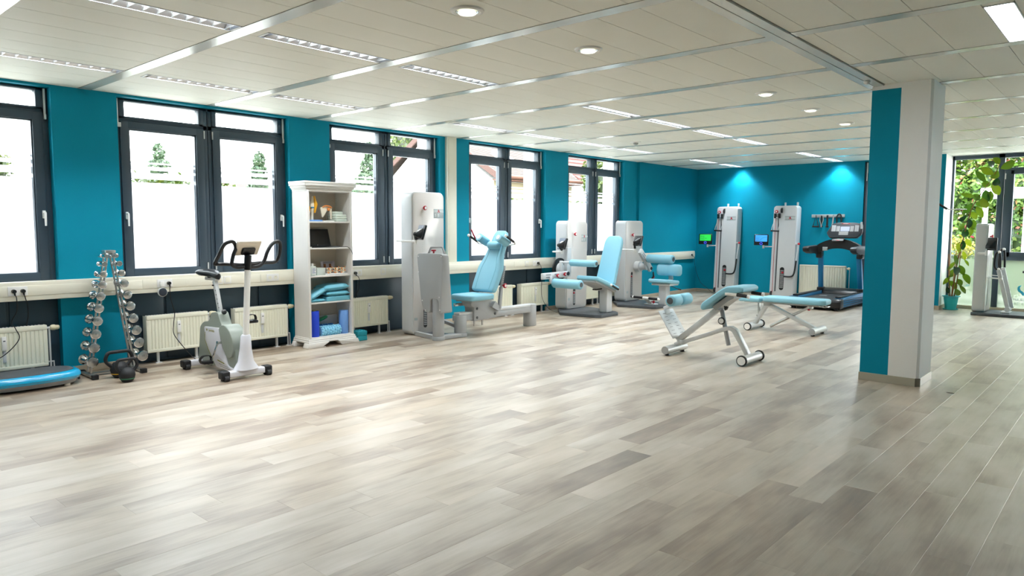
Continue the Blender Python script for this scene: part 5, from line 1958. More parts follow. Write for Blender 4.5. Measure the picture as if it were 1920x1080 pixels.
for x in (.86, 1.225):
    p0 = bo + bu * .715 + V((x - bo.x, 0, 0)) + nn * .06
    p1 = p0 + nn * .20
    pd = obj('shoulder_pad', MB().lathe([(.05, 0), (.058, .008), (.058, .188), (.054, .198), (.03, .20)], p0, nn, 24), 'pad', t, ang=50)
    obj('end_disc', MB().cyl(p1 - nn * .002, p1 + nn * .004, .033, n=20), 'silver', pd)
for x, off in ((.685, 0), (1.315, .07)):
    p0 = V((x, 7.17 + off, 1.235))
    p1 = p0 + V((0, -.165, .085))
    hb = obj('hand_grip', MB().cyl(p0, p1, .0165, n=14), 'rubber', t)
    obj('grip_end', MB().ball(p1, .021, n=12, m=7), 'white', hb)
    obj('grip_arm', MB().ball(p0, .019, n=12, m=7).tube([p0, p0 + V((0, .03, -.03)), (1.05, 7.30 + off * .3, 1.18)], .012, n=8), 'white', hb)
obj('release_lever', MB().tube([(.70, 7.13, 1.265), (.70, 7.08, 1.33), (.70, 7.04, 1.40)], [.012, .011, .009], n=8), 'red', t)
obj('strut', MB().strip([(1.17, 7.11, .33), (1.17, 7.145, .62)], .04, .045, (1, 0, 0), bev=.006).strip([(1.17, 7.14, .58), (1.17, 7.21, .905)], .028, .032, (1, 0, 0), bev=.004).prism(chamf([(6.95, .36), (7.02, .44), (7.13, .33), (7.10, .29)], .015, 3), (1.13, 0, 0), (0, 1, 0), (0, 0, 1), 0, .055), 'mgrey', t)
b = MB()
for k in range(9):
    q = V((1.186, 7.155, .66)).lerp(V((1.186, 7.20, .86)), k / 8)
    b.box(q.x - .001, q.x + .0005, q.y - .006, q.y + .006, q.z - .005, q.z + .005)
obj('strut_holes', b, 'dgrey', t, smooth=False)
sk = obj('strut_knob', MB().lathe([(.010, 0), (.012, .03), (.032, .034), (.033, .05), (.026, .056)], (1.19, 7.155, .64), (1, 0, 0), 18), 'red', t)
obj('knob_cap', MB().cyl((1.246, 7.155, .64), (1.248, 7.155, .64), .018, n=14), 'white', sk)


# ------------------------------------------------------------------ leg curl machine
def platform(t, dy):
    pts = [(.22, 9.62 + dy), (.60, 9.18 + dy), (1.24, 9.275 + dy), (1.315, 9.34 + dy), (1.30, 9.84 + dy), (1.20, 9.93 + dy), (.60, 10.16 + dy), (.22, 10.16 + dy)]
    obj('base_plate', MB().prism(pts, (0, 0, 0), (1, 0, 0), (0, 1, 0), 0, .05, bev=.006), 'dgrey', t)


t = thing('leg_curl_machine', 'leg curl machine with two light blue roller pads and a tall light blue backrest', 'fitness machine', (.75, 9.6, 0))
platform(t, 0)
tower(t, .22, .46, 9.54, 10.125, .05, 1.548, .07, slot=(.11, .41), knob_z=1.322, plate_y=(9.95, 10.11))
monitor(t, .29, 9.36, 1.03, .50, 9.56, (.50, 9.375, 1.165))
obj('type_label', MB().box(.459, .462, 9.585, 9.64, .20, .245), 'signgrey', t, smooth=False)
obj('side_mount', MB().box(.44, .56, 9.43, 9.54, .62, 1.10, bev=.01), 'lgrey', t)
b = MB().lathe([(.001, 0), (.185, 0), (.188, .006), (.188, .020), (.185, .026), (.001, .026)], (.46, 9.33, .745), (1, 0, 0), 40, cap=False)
dk = obj('cam_disc', b, 'screen', t, ang=50)
obj('cam_hub', MB().lathe([(.11, 0), (.105, .012), (.06, .03), (.001, .03)], (.486, 9.33, .745), (1, 0, 0), 28, cap=False), 'silver', dk)
b = MB().strip([(.58, 9.40, .668), (.58, 8.74, .655)], .055, .10, (1, 0, 0), bev=.010)
la = obj('lever_arm', b, 'lgrey', t)
obj('lever_slots', MB().box(.607, .609, 8.81, 8.93, .672, .684, bev=.0005).box(.607, .609, 8.81, 8.93, .632, .644, bev=.0005).box(.607, .609, 9.03, 9.13, .672, .684, bev=.0005), 'dgrey', la, smooth=False)
for y, z in ((9.08, .655), (9.27, .672)):
    kn = obj('lock_knob', MB().lathe([(.010, 0), (.012, .02), (.030, .024), (.031, .04), (.024, .045)], (.607, y, z), (1, 0, 0), 16), 'red', la)
    obj('knob_cap', MB().cyl((.652, y, z), (.654, y, z), .015, n=12), 'white', kn)
obj('pivot_cap', MB().cyl((.60, 9.385, .675), (.618, 9.385, .675), .033, n=18), 'black', la)
obj('upper_arm', MB().strip([(.57, 9.25, .66), (.57, 9.25, .89)], .05, .05, (1, 0, 0), bev=.008).cyl((.55, 9.25, .868), (.80, 9.25, .868), .018, n=12), 'lgrey', t)


def roller(t, x0, x1_, y, z, r_, name='roller_pad', ax=(1, 0, 0)):
    a = V(ax).normalized()
    p0 = V((x0, y, z))
    L = x1_ - x0
    o = obj(name, MB().lathe([(r_ * .5, 0), (r_ * .86, .004), (r_, .018), (r_, L - .018), (r_ * .86, L - .004), (r_ * .5, L)], p0, a, 26), 'pad', t, ang=55)
    obj('end_disc', MB().cyl(p0 + a * (L - .001), p0 + a * (L + .004), r_ * .52, n=20), 'dgrey', o)
    obj('end_disc', MB().cyl(p0 - a * .004, p0 + a * .001, r_ * .52, n=20), 'dgrey', o)
    return o


roller(t, .76, 1.27, 9.25, .866, .055)
obj('lower_bracket', MB().strip([(.60, 8.93, .655), (.60, 8.95, .55)], .03, .06, (1, 0, 0), bev=.006).cyl((.59, 8.95, .548), (.70, 8.95, .548), .02, n=12), 'lgrey', t)
roller(t, .65, 1.20, 8.95, .545, .074)
b = MB().prism([(1.04, 9.66), (1.20, 9.66), (1.20, 9.82), (1.04, 9.82)], (0, 0, 0), (1, 0, 0), (0, 1, 0), .05, .44, bev=.02)
obj('seat_post', b, 'lgrey', t)
su = V((0, .95, -.31)).normalized()
so = V((1.09, 9.22, .612))
obj('seat_frame', MB().prism(rrect(-.17, .17, .04, .66, .02), so, (1, 0, 0), su, -.03, .0), 'mgrey', t, smooth=False)
b = MB().prism(rrect(-.215, .215, 0, .69, .06, 5), so, (1, 0, 0), su, .0, .065, bev=.024, seg=4)
obj('seat', b, 'pad', t, ang=50)
bu = V((0, .265, .76)).normalized()
bo = V((1.09, 9.80, .485))
b = MB().prism(chamf([(-.185, 0), (.185, 0), (.17, .74), (.12, .84), (-.12, .84), (-.17, .74)], .06, 4), bo, (1, 0, 0), bu, -.0, .075, bev=.026, seg=4)
obj('backrest', b, 'pad', t, ang=50)
obj('backrest_frame', MB().strip([bo + V((0, .02, -.02)), bo + bu * .5 + V((0, .02, 0))], .16, .03, (1, 0, 0)), 'mgrey', t, smooth=False)
hg = obj('hand_grip', MB().cyl((1.325, 9.60, .51), (1.325, 9.80, .43), .0165, n=12), 'rubber', t)
obj('grip_end', MB().ball((1.325, 9.59, .514), .021, n=12, m=7), 'white', hg)
obj('grip_arm', MB().tube([(1.325, 9.81, .428), (1.31, 9.84, .42), (1.2, 9.80, .43)], .012, n=8), 'white', hg)
obj('seat_lever', MB().tube([(1.12, 9.62, .44), (1.10, 9.50, .43), (1.09, 9.42, .44)], .012, n=8), 'black', t)

# ------------------------------------------------------------------ back trainer
t = thing('back_trainer', 'back trainer with small light blue seat, lumbar pad and roller near the far corner', 'fitness machine', (.75, 11.4, 0))
platform(t, 1.70)
tower(t, .22, .46, 11.345, 11.945, .05, 1.565, .07, slot=(.11, .60), knob_z=1.30, plate_y=(11.77, 11.93))
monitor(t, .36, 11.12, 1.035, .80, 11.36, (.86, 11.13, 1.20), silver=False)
obj('type_label', MB().box(.459, .462, 11.40, 11.45, .20, .245), 'signgrey', t, smooth=False)
obj('pivot_shaft', MB().cyl((.45, 11.72, .70), (.70, 11.72, .70), .06, n=20).cyl((.45, 11.72, .70), (.56, 11.72, .70), .10, n=24), 'lgrey', t)
b = MB().strip([(.70, 11.46, 1.01), (.70, 11.85, .640)], .06, .11, (1, 0, 0), bev=.012)
la = obj('lever_arm', b, 'lgrey', t)
b = MB()
dv = V((0, .39, -.37)).normalized()
nv = V((0, .37, .39)).normalized()
for q in (.12, .24):
    for w_ in (-.02, .02):
        c0 = V((.7305, 11.46, 1.01)) + dv * q + nv * w_
        b.obox(c0, dv, nv, (1, 0, 0), .10, .011, .002)
obj('lever_slots', b, 'dgrey', la, smooth=False)
obj('pivot_cap', MB().cyl((.728, 11.82, .668), (.742, 11.82, .668), .03, n=16), 'black', la)
obj('roller_arm', MB().cyl((.72, 11.62, .865), (.80, 11.62, .865), .03, n=14), 'lgrey', t)
roller(t, .77, 1.305, 11.62, .862, .080)
lv = obj('release_handle', MB().tube([(.75, 11.86, .60), (.77, 11.84, .52), (.74, 11.78, .43)], [.012, .018, .016], n=10), 'black', t)
obj('handle_stripe', MB().tube([(.785, 11.85, .52), (.755, 11.79, .43)], .011, n=8), 'red', lv)
obj('seat_post', MB().prism(rrect(1.15, 1.31, 11.37, 11.53, .03), (0, 0, 0), (1, 0, 0), (0, 1, 0), .05, .42, bev=.004), 'lgrey', t)
obj('seat_frame', MB().box(1.05, 1.42, 11.30, 11.62, .40, .435, bev=.006), 'silver', t)
su = V((0, .98, -.10)).normalized()
obj('seat', MB().prism(rrect(-.225, .225, 0, .42, .07, 5), (1.22, 11.23, .452), (1, 0, 0), su, 0, .07, bev=.026, seg=4), 'pad', t, ang=50)
b = MB()
ns, mz = 16, 12
vs = []
for j in range(ns + 1):
    a = j / ns * 2 - 1
    for i in range(mz):
        th = 2 * PI * i / mz
        dip = .018 * math.exp(-(a / .22) ** 2)
        ry = .062 * (1 - max(0, abs(a) - .86) / .14 * .55)
        vs.append((1.225 + a * .245, 11.62 + math.copysign(abs(math.cos(th)) ** .6, math.cos(th)) * ry + (dip if math.cos(th) < 0 else 0), .668 + math.copysign(abs(math.sin(th)) ** .6, math.sin(th)) * .105 * (1 - max(0, abs(a) - .86) / .14 * .3)))
b.add(vs, [(j * mz + i, j * mz + (i + 1) % mz, (j + 1) * mz + (i + 1) % mz, (j + 1) * mz + i) for j in range(ns) for i in range(mz)] + [tuple(range(mz))[::-1], tuple(ns * mz + i for i in range(mz))])
obj('lumbar_pad', b, 'pad', t, ang=60)
obj('pad_bracket', MB().strip([(1.23, 11.60, .42), (1.23, 11.68, .50), (1.23, 11.66, .62)], .08, .025, (1, 0, 0)), 'mgrey', t)
obj('seat_lever', MB().tube([(1.30, 11.50, .40), (1.40, 11.52, .36), (1.47, 11.54, .335)], .006, n=8).cyl((1.46, 11.537, .338), (1.51, 11.555, .325), .011, n=8), 'rubber', t)
fb = obj('foot_bar', MB().cyl((.80, 11.10, .182), (1.31, 11.10, .172), .022, n=14), 'rubber', t)
for q in ((.795, 11.10, .182), (1.315, 11.10, .172)):
    obj('bar_end', MB().ball(q, .026, n=12, m=7), 'white', fb)
obj('bar_sleeve', MB().cyl((1.0, 11.10, .178), (1.12, 11.10, .176), .0235, n=14), 'white', fb)
obj('foot_bracket', MB().strip([(1.06, 11.11, .17), (1.10, 11.16, .10), (1.10, 11.22, .05)], .09, .03, (1, 0, 0), bev=.005).box(1.0, 1.2, 11.14, 11.30, .05, .075, bev=.005), 'silver', t)
obj('lock_knob', MB().cyl((1.14, 11.14, .11), (1.20, 11.13, .115), .008, n=8).lathe([(.022, 0), (.03, .012), (.016, .03)], (1.19, 11.13, .115), (1, 0, 0), 12), 'red', t)


# ------------------------------------------------------------------ cable machines on the back wall
def cable_machine(x0, x1_, label, led, scr, words, dy=0):
    t = thing('cable_machine', label, 'fitness machine', ((x0 + x1_) / 2, 14.7 + dy, 0))
    lean = .055
    def P(x, y, z):
        return (x, y + dy + lean * z, z)
    w_ = x1_ - x0
    yf = 14.545
    prof = rrect(x0, x1_, .02, 1.895, .06, 6)
    vs = [P(x, yf, z) for x, z in prof] + [P(x, yf + .235, z) for x, z in prof]
    k = len(prof)
    b = MB()
    b._bev(vs, [list(range(k)), list(range(k, 2 * k))[::-1]] + [[i, k + i, k + (i + 1) % k, (i + 1) % k] for i in range(k)], .012, 3, 0)
    for q in range(len(b.v)):
        b.v[q] = (b.v[q][0], min(b.v[q][1], YB - .004), b.v[q][2])
    body = obj('tower', b, 'lgrey', t, ang=32)

    def plate(name, m_, ax, bx, az, bz, d=.003, r_=.0, par=None):
        pts = rrect(ax, bx, az, bz, r_, 5) if r_ else [(ax, az), (bx, az), (bx, bz), (ax, bz)]
        b = MB()
        k = len(pts)
        v_ = [P(x, yf - d, z) for x, z in pts] + [P(x, yf + .001, z) for x, z in pts]
        b.add(v_, [list(range(k)), list(range(k, 2 * k))[::-1]] + [[i, k + i, k + (i + 1) % k, (i + 1) % k] for i in range(k)])
        return obj(name, b, m_, par or t, smooth=False)
    plate('guide_rail', 'dgrey', x0 + .105, x0 + .128, .14, 1.70, .006)
    plate('cable_cover', 'lgrey', x0 + .035, x0 + .088, .07, 1.74, .006, .02)
    for z in (1.80, .09):
        xx = x0 + (.175 if z > 1 else .045)
        b = MB().lathe([(.03, 0), (.055, .003), (.050, .014), (.055, .025), (.03, .028)], P(xx - .014, yf - .012, z), (1, 0, 0), 20)
        obj('pulley', b, 'black', t)
    b = MB()
    for xx in (x0 + .05, x0 + .135):
        b.obox(P(xx, yf - .03, 1.69), (1, 0, 0), (0, 1, 0), (0, 0, 1), .045, .045, .10, bev=.01)
    obj('cable_trolley', b, 'black', t)
    obj('trolley_link', MB().cyl(P(x0 + .05, yf - .03, 1.655), P(x0 + .135, yf - .03, 1.655), .012, n=10), 'chrome', t)
    kb = obj('adjust_knob', MB().lathe([(.012, 0), (.014, .02), (.032, .024), (.033, .04), (.026, .045)], P(x0 + .085, yf - .03, 1.775), (0, -1, 0), 16), 'red', t)
    obj('knob_cap', MB().cyl(P(x0 + .085, yf - .0755, 1.775), P(x0 + .085, yf - .078, 1.775), .016, n=12), 'white', kb)
    b = MB().tube([P(x0 + .05, yf - .035, 1.64), P(x0 + .02, yf - .04, 1.52), P(x0 + .0, yf - .04, 1.46), P(x0 - .005, yf - .05, 1.395)], .006, n=6)
    b.tube([P(x0 + .135, yf - .035, 1.64), P(x0 + .15, yf - .04, 1.5), P(x0 + .13, yf - .05, 1.395)], .005, n=6)
    obj('strap', b, 'white', t)
    obj('pull_handle', MB().cyl(P(x0 - .02, yf - .05, 1.385), P(x0 + .15, yf - .05, 1.375), .016, n=10), 'rubber', t)
    b = MB().cyl(P(x0 + .06, yf - .008, .10), P(x0 + .06, yf - .03, 1.62), .004, n=6)
    obj('cable', b, 'red', t)
    pl = plate('name_plate', 'signgrey', x0 + w_ * .50, x0 + w_ * .93, 1.60, 1.685, .003)
    yt = yf - .0045
    text('lettering', 'A', .075, 'red', pl, P(x0 + w_ * .72, yt, 1.642), (1, 0, 0), (0, lean, 1), bold=.003)
    text('lettering', 'DYN', .045, 'signwhite', pl, P(x0 + w_ * .59, yt, 1.642), (1, 0, 0), (0, lean, 1))
    text('lettering', 'MED', .045, 'signwhite', pl, P(x0 + w_ * .85, yt, 1.642), (1, 0, 0), (0, lean, 1))
    xs = x0 + w_ * .50
    sl = plate('weight_slot', 'black', xs - .045, xs + .045, .17, .64, .002, .044)
    b = MB()
    z = .215
    while z < .58:
        q = P(xs, yf - .003, z)
        b.box(q[0] - .036, q[0] + .036, q[1] - .002, q[1] + .001, z, z + .013)
        z += .025
    obj('weight_plates', b, 'mgrey', sl, smooth=False)
    b = MB()
    for dz in (-.012, .012):
        b.box(xs + dz - .002, xs + dz + .002, P(0, yf, .21)[1] - .0055, P(0, yf, .21)[1] - .003, .205, .59)
    q = P(xs, yf, .53)
    obj('weight_pin', MB().box(xs - .005, xs + .035, q[1] - .02, q[1] - .003, .515, .55, bev=.004), 'red', sl)
    # bent handle on the right flank
    hx = x1_
    b = MB().tube(spline([P(xs + .05, yf - .03, .455), P(hx - .06, yf - .035, .455), P(hx + .0, yf - .03, .49), P(hx + .025, yf - .02, .60), P(hx + .035, yf - .005, .78)], 6), .0165, n=10)
    hd = obj('bent_handle', b, 'rubber', t)
    obj('handle_shaft', MB().cyl(P(hx + .035, yf - .005, .78), P(hx + .055, yf + .02, 1.10), .015, n=12).lathe([(.022, 0), (.022, .05)], P(hx - .02, yf + .03, 1.115), (1, 0, 0), 14), 'silver', hd)
    obj('shaft_knob', MB().ball(P(hx + .06, yf + .025, 1.12), .026, n=12, m=7), 'red', hd)
    for xx in (x0 + .18, x1_ - .05):
        b = MB().box(xx - .018, xx + .018, P(0, yf + .14, 1.88)[1], min(P(0, yf + .16, 1.88)[1], YB - .012), 1.86, 1.965, bev=.004)
        b.lathe([(.018, 0), (.018, .012)], (xx, P(0, yf + .14, 1.94)[1] - .004, 1.94), (0, 1, 0), 14)
        obj('wall_hook', b, 'silver', t)
    # display on a short arm at the left
    c = V((x0 - .18, 14.49 + dy, 1.195))
    obj('monitor_arm', MB().cyl((x0 + .02, 14.62 + dy, 1.055), (x0 - .13, 14.52 + dy, 1.055), .012, n=10).cyl((x0 - .14, 14.515 + dy, 1.02), (x0 - .14, 14.515 + dy, 1.10), .02, n=12), 'silver', t)
    n_ = V((.30, -1, .10)).normalized()
    u_ = V((0, 0, 1)).cross(n_).normalized()
    v_ = n_.cross(u_)
    mo = obj('monitor', MB().obox(c, u_, v_, n_, .285, .225, .028, bev=.012, seg=3), 'black', t)
    obj('display', MB().obox(c + n_ * .0142 + v_ * .030, u_, v_, n_, .235, .135, .001), scr, mo, smooth=False)
    b = MB()
    cc = c + n_ * .0148 - v_ * .078
    for k in range(20):
        if k % 5 == 4:
            pass
        a0, a1 = 2 * PI * k / 20, 2 * PI * (k + .9) / 20
        q = [cc + (u_ * math.cos(a) + v_ * math.sin(a)) * r_ for a, r_ in ((a0, .020), (a1, .020), (a1, .027), (a0, .027))]
        b.add(q, [(0, 1, 2, 3)])
    obj('led_ring', b, led, mo, smooth=False)
    for (ln, du, dv_, sz) in words:
        text('lettering', ln, sz, 'rubber' if scr == 'scr_green' else 'inkblue', mo, c + n_ * .0150 + u_ * du + v_ * dv_, u_, v_, align='LEFT')
    if scr == 'scr_blue':
        pts = [(-.02, -.01), (.02, .012), (.05, .032), (.08, .042), (.116, .04)]
        b = MB().strip([c + n_ * .0148 + u_ * a + v_ * (d + .02) for a, d in pts], .010, .0006, v_)
        obj('display_wave', b, 'logo_blue', mo, smooth=False)
    return t


cable_machine(.665, 1.135, 'cable machine on the back wall with the green display', 'ledblue', 'scr_green', [('Bitte,', -.105, .058, .042), ('stuhl zu', -.105, .018, .042), ('einstellen', -.105, -.016, .026)])
cable_machine(1.915, 2.395, 'cable machine on the back wall with the blue display', 'ledblue', 'scr_blue', [('Auf', -.105, .030, .046), ('geht\'s!', -.105, -.012, .046)])

# ------------------------------------------------------------------ hook rail and what hangs on it
HR = YB - .02
t = thing('hook_rail', 'grey wall rail with hooks above the treadmill', 'hook rail', (2.92, HR, 1.67))
obj('rail', MB().box(2.60, 3.235, HR - .0, YB, 1.655, 1.715, bev=.004), 'signgrey', t)
HK = [(2.70, 'h'), (2.81, 'h'), (2.92, 'h'), (3.035, 'h'), (3.14, 'h')]
for x, _ in HK:
    obj('hook', MB().tube(spline([(x, HR, 1.70), (x, HR - .04, 1.70), (x, HR - .055, 1.69), (x, HR - .06, 1.705)], 4), .006, n=8), 'chrome', t)
YH = HR - .035
o = thing('triangle_handle', 'black triangular cable handle on the leftmost hook', 'cable attachment', (2.70, YH, 1.46))
obj('handle', MB().tube([(2.70, YH, 1.695), (2.645, YH, 1.475), (2.755, YH, 1.475)], .013, n=8, closed=True), 'rubber', o)
obj('bar', MB().cyl((2.635, YH, 1.472), (2.765, YH, 1.472), .017, n=10), 'rubber', o)
o = thing('carabiner_strap', 'strap with a steel cable loop on the second hook', 'cable attachment', (2.81, YH, 1.46))
obj('wire_loop', MB().tube(spline([(2.81, YH, 1.705), (2.775, YH, 1.62), (2.80, YH - .01, 1.53), (2.81, YH - .01, 1.46), (2.825, YH - .01, 1.53), (2.845, YH, 1.62)], 5, closed=True), .006, n=6, closed=True), 'satin', o)
obj('strap', MB().box(2.795, 2.825, YH + .004, YH + .012, 1.56, 1.70).cyl((2.79, YH + .015, 1.475), (2.83, YH + .015, 1.475), .014, n=8).box(2.80, 2.82, YH + .006, YH + .014, 1.475, 1.57), 'rubber', o, smooth=False)
o = thing('ankle_strap', 'flat black strap on the middle hook', 'cable attachment', (2.92, YH, 1.46))
obj('strap', MB().box(2.903, 2.94, YH - .006, YH + .006, 1.475, 1.70, bev=.003).box(2.892, 2.95, YH - .010, YH + .010, 1.455, 1.49, bev=.005), 'rubber', o)
o = thing('resistance_band', 'grey band on the fourth hook', 'cable attachment', (3.03, YH, 1.42))
obj('band', MB().strip([(3.04, YH, 1.70), (3.03, YH, 1.60), (3.015, YH, 1.44)], .028, .010, (1, 0, -.1), bev=.003), 'mgrey', o)
o = thing('rope_loop', 'black rope loop on the rightmost hook', 'cable attachment', (3.145, YH, 1.40))
obj('rope', MB().tube(spline([(3.10, YH, 1.42), (3.10, YH, 1.60), (3.108, YH, 1.69), (3.143, YH, 1.718), (3.178, YH, 1.69), (3.186, YH, 1.60), (3.186, YH, 1.42)], 5), .013, n=8), 'rubber', o)

# ------------------------------------------------------------------ treadmill
t = thing('treadmill', 'blue and black treadmill with a grey console before the back wall', 'treadmill', (3.35, 13.7, 0))
DX0, DX1, DY0, DY1 = 2.92, 3.82, 12.93, 14.72
b = MB()
for x0, x1_ in ((DX0, DX0 + .13), (DX1 - .13, DX1)):
    b.prism(chamf([(DY0 + .03, .06), (DY0 + .03, .19), (DY0 + .10, .215), (DY1 - .3, .24), (DY1 - .1, .22), (DY1, .06)], .02, 3), (x0, 0, 0), (0, 1, 0), (0, 0, 1), 0, x1_ - x0, bev=.008)
obj('side_rail', b, 'tank', t)
b = MB()
for x0, x1_ in ((DX0 - .012, DX0 + .14), (DX1 - .14, DX1 + .012)):
    b.prism(chamf([(DY0 - .03, .045), (DY0 - .035, .16), (DY0 + .0, .205), (DY0 + .13, .215), (DY0 + .13, .05)], .03, 3), (x0, 0, 0), (0, 1, 0), (0, 0, 1), 0, x1_ - x0, bev=.010)
b.box(DX0 + .13, DX1 - .13, DY0 - .015, DY0 + .05, .05, .165, bev=.02, seg=3)
obj('rear_end_cap', b, 'black', t)
b = MB()
for x, s in ((DX0, -1), (DX1, 1)):
    for z in (.085, .125, .165):
        b.box(x - .003, x + .003, DY0 + .10, DY1 - .12, z, z + .010)
obj('rail_grooves', b, 'black', t, smooth=False)
obj('belt', MB().box(DX0 + .13, DX1 - .13, DY0 + .02, DY1 - .28, .16, .178, bev=.006), 'belt', t)
b = MB()
for x in (DX0 + .035, DX1 - .125):
    b.box(x, x + .09, DY0 + .12, DY1 - .3, .216, .245)
obj('foot_strip', b, 'rubber', t, smooth=False)
obj('motor_hood', MB().prism(chamf([(DY1 - .42, .16), (DY1 - .38, .24), (DY1 - .25, .285), (DY1 - .06, .28), (DY1 + .02, .18), (DY1 + .02, .03), (DY1 - .42, .03)], .04, 4), (DX0 + .05, 0, 0), (0, 1, 0), (0, 0, 1), 0, DX1 - DX0 - .10, bev=.02, seg=3), 'black', t)
obj('underframe', MB().box(DX0 + .02, DX1 - .02, DY0 + .05, DY1, .03, .075).box(DX0 + .05, DX0 + .11, DY0 + .02, DY0 + .08, 0, .04).box(DX1 - .11, DX1 - .05, DY0 + .02, DY0 + .08, 0, .04).box(DX0 + .05, DX0 + .11, DY1 - .1, DY1 - .02, 0, .04).box(DX1 - .11, DX1 - .05, DY1 - .1, DY1 - .02, 0, .04), 'rubber', t, smooth=False)
obj('belt_mark', MB().box(3.15, 3.28, 13.85, 13.93, .1782, .1790), 'mgrey', t, smooth=False)
for x in (DX0 + .085, DX1 - .085):
    b = MB().strip([(x, 14.38, .20), (x + (.02 if x < 3.3 else -.02), 14.24, .92)], .085, .075, (1, 0, 0), bev=.012)
    up_ = obj('upright', b, 'tank', t)
    obj('upright_foot', MB().box(x - .055, x + .055, 14.30, 14.48, .19, .30, bev=.015), 'black', up_)
    obj('upright_head', MB().box(x - .05, x + .06, 14.16, 14.30, .87, 1.0, bev=.02), 'black', up_)
# curved dash between the arms
b = MB()
pts = []
nseg = 14
vs = []
for i in range(nseg + 1):
    a = i / nseg
    x = 2.965 + a * .81
    bow = math.sin(a * PI)
    zt = 1.085 + .15 * bow ** .8
    zb = .945 + .115 * bow
    for (y, z) in ((14.10 + .04 * bow, zb), (14.28, zb + .01), (14.30, zt), (14.10 + .03 * bow, zt + .01)):
        vs.append((x, y, z))
b.add(vs, [(4 * i + j, 4 * i + (j + 1) % 4, 4 * i + 4 + (j + 1) % 4, 4 * i + 4 + j) for i in range(nseg) for j in range(4)] + [(0, 3, 2, 1), tuple(4 * nseg + j for j in range(4))])
obj('dash', b, 'rubber', t, ang=50)
for x in (2.95, 3.79):
    b = MB().prism(chamf([(13.62, 1.01), (13.60, 1.075), (13.66, 1.10), (14.28, 1.115), (14.28, .955), (13.8, .965)], .03, 3), (x - .055, 0, 0), (0, 1, 0), (0, 0, 1), 0, .11, bev=.025, seg=3)
    obj('arm_rail', b, 'rubber' if x < 3.3 else 'console', t)
obj('cup_insert', MB().box(3.10, 3.19, 14.085, 14.105, 1.015, 1.085, bev=.004), 'signgrey', t)
for s in (-1, 1):
    obj('console_stay', MB().tube([(3.385 + s * .11, 14.16, 1.20), (3.40 + s * .24, 14.14, 1.165), (3.40 + s * .33, 14.14, 1.10)], .017, n=10), 'mgrey', t)
cu = V((1, 0, 0))
cv = V((0, .30, .954)).normalized()
cn = cu.cross(cv)
co = V((3.465, 14.12, 1.40))
ol = [(-.31, -.05), (-.22, .135), (-.10, .155), (.20, .150), (.31, .128), (.315, -.045), (.245, -.135), (-.25, -.145)]
b = MB().prism(chamf(ol, .03, 3), co, cu, cv, -.07, .0, bev=.016, seg=3)
con = obj('console', b, 'console', t)


def onc(name, m_, x0, x1_, z0, z1, par=None, d=.002):
    return obj(name, MB().prism([(x0, z0), (x1_, z0), (x1_, z1), (x0, z1)], co, cu, cv, -.001, d), m_, par or con, smooth=False)


onc('lcd', 'scr_lcd', -.065, .095, -.015, .075)
onc('keypad', 'consolelt', -.085, .080, -.09, -.022)
onc('key_column', 'consolelt', -.225, -.150, -.02, .10)
onc('key_column', 'consolelt', .185, .255, -.02, .10)
onc('key_column', 'consolelt', -.140, -.075, -.02, .085)
onc('key_column', 'consolelt', .105, .170, -.02, .085)
b = MB()
for r_ in range(3):
    for c in range(6):
        b.prism([(-.078 + c * .026, -.083 + r_ * .021), (-.060 + c * .026, -.083 + r_ * .021), (-.060 + c * .026, -.070 + r_ * .021), (-.078 + c * .026, -.070 + r_ * .021)], co, cu, cv, .0015, .0035)
for x in (-.20, -.12, .115, .15, .215):
    for r_ in range(4):
        b.prism([(x - .008, -.008 + r_ * .024), (x + .008, -.008 + r_ * .024), (x + .008, .004 + r_ * .024), (x - .008, .004 + r_ * .024)], co, cu, cv, .0015, .003)
obj('keys', b, 'mgrey', con, smooth=False)
b = MB()
for a, c in ((-.145, -.142), (.174, .177)):
    b.prism([(a, -.10), (c, -.10), (c, .10), (a, .10)], co, cu, cv, -.001, .001)
obj('panel_joint', b, 'rubber', con, smooth=False)
em = onc('emblem', 'red', -.05, .09, .122, .138)
obj('emblem_stripe', MB().prism([(-.03, .127), (.07, .127), (.065, .133), (-.025, .133)], co, cu, cv, .0018, .003), 'signwhite', con, smooth=False)
b = MB().prism(rrect(-.11, .10, -.045, .045, .02), (3.385, 14.07, 1.235), (1, 0, 0), (0, .75, .66), -.02, .0, bev=.006)
kp = obj('speed_pad', b, 'dgrey', t)
b = MB().prism([(-.02, .012), (.02, .012), (.02, .03), (-.02, .03)], (3.385, 14.07, 1.235), (1, 0, 0), (0, .75, .66), -.001, .002)
obj('stop_key', MB().prism([(-.03, -.04), (.03, -.04), (.03, -.026), (-.03, -.026)], (3.385, 14.07, 1.235), (1, 0, 0), (0, .75, .66), -.001, .002), 'red', kp, smooth=False)
obj('start_key', MB().prism([(-.012, .0), (.012, .0), (.012, .016), (-.012, .016)], (3.385, 14.07, 1.235), (1, 0, 0), (0, .75, .66), -.001, .002), 'green', kp, smooth=False)
obj('holder_clip', MB().box(3.765, 3.785, 14.06, 14.12, 1.43, 1.555, bev=.004), 'silver', t)

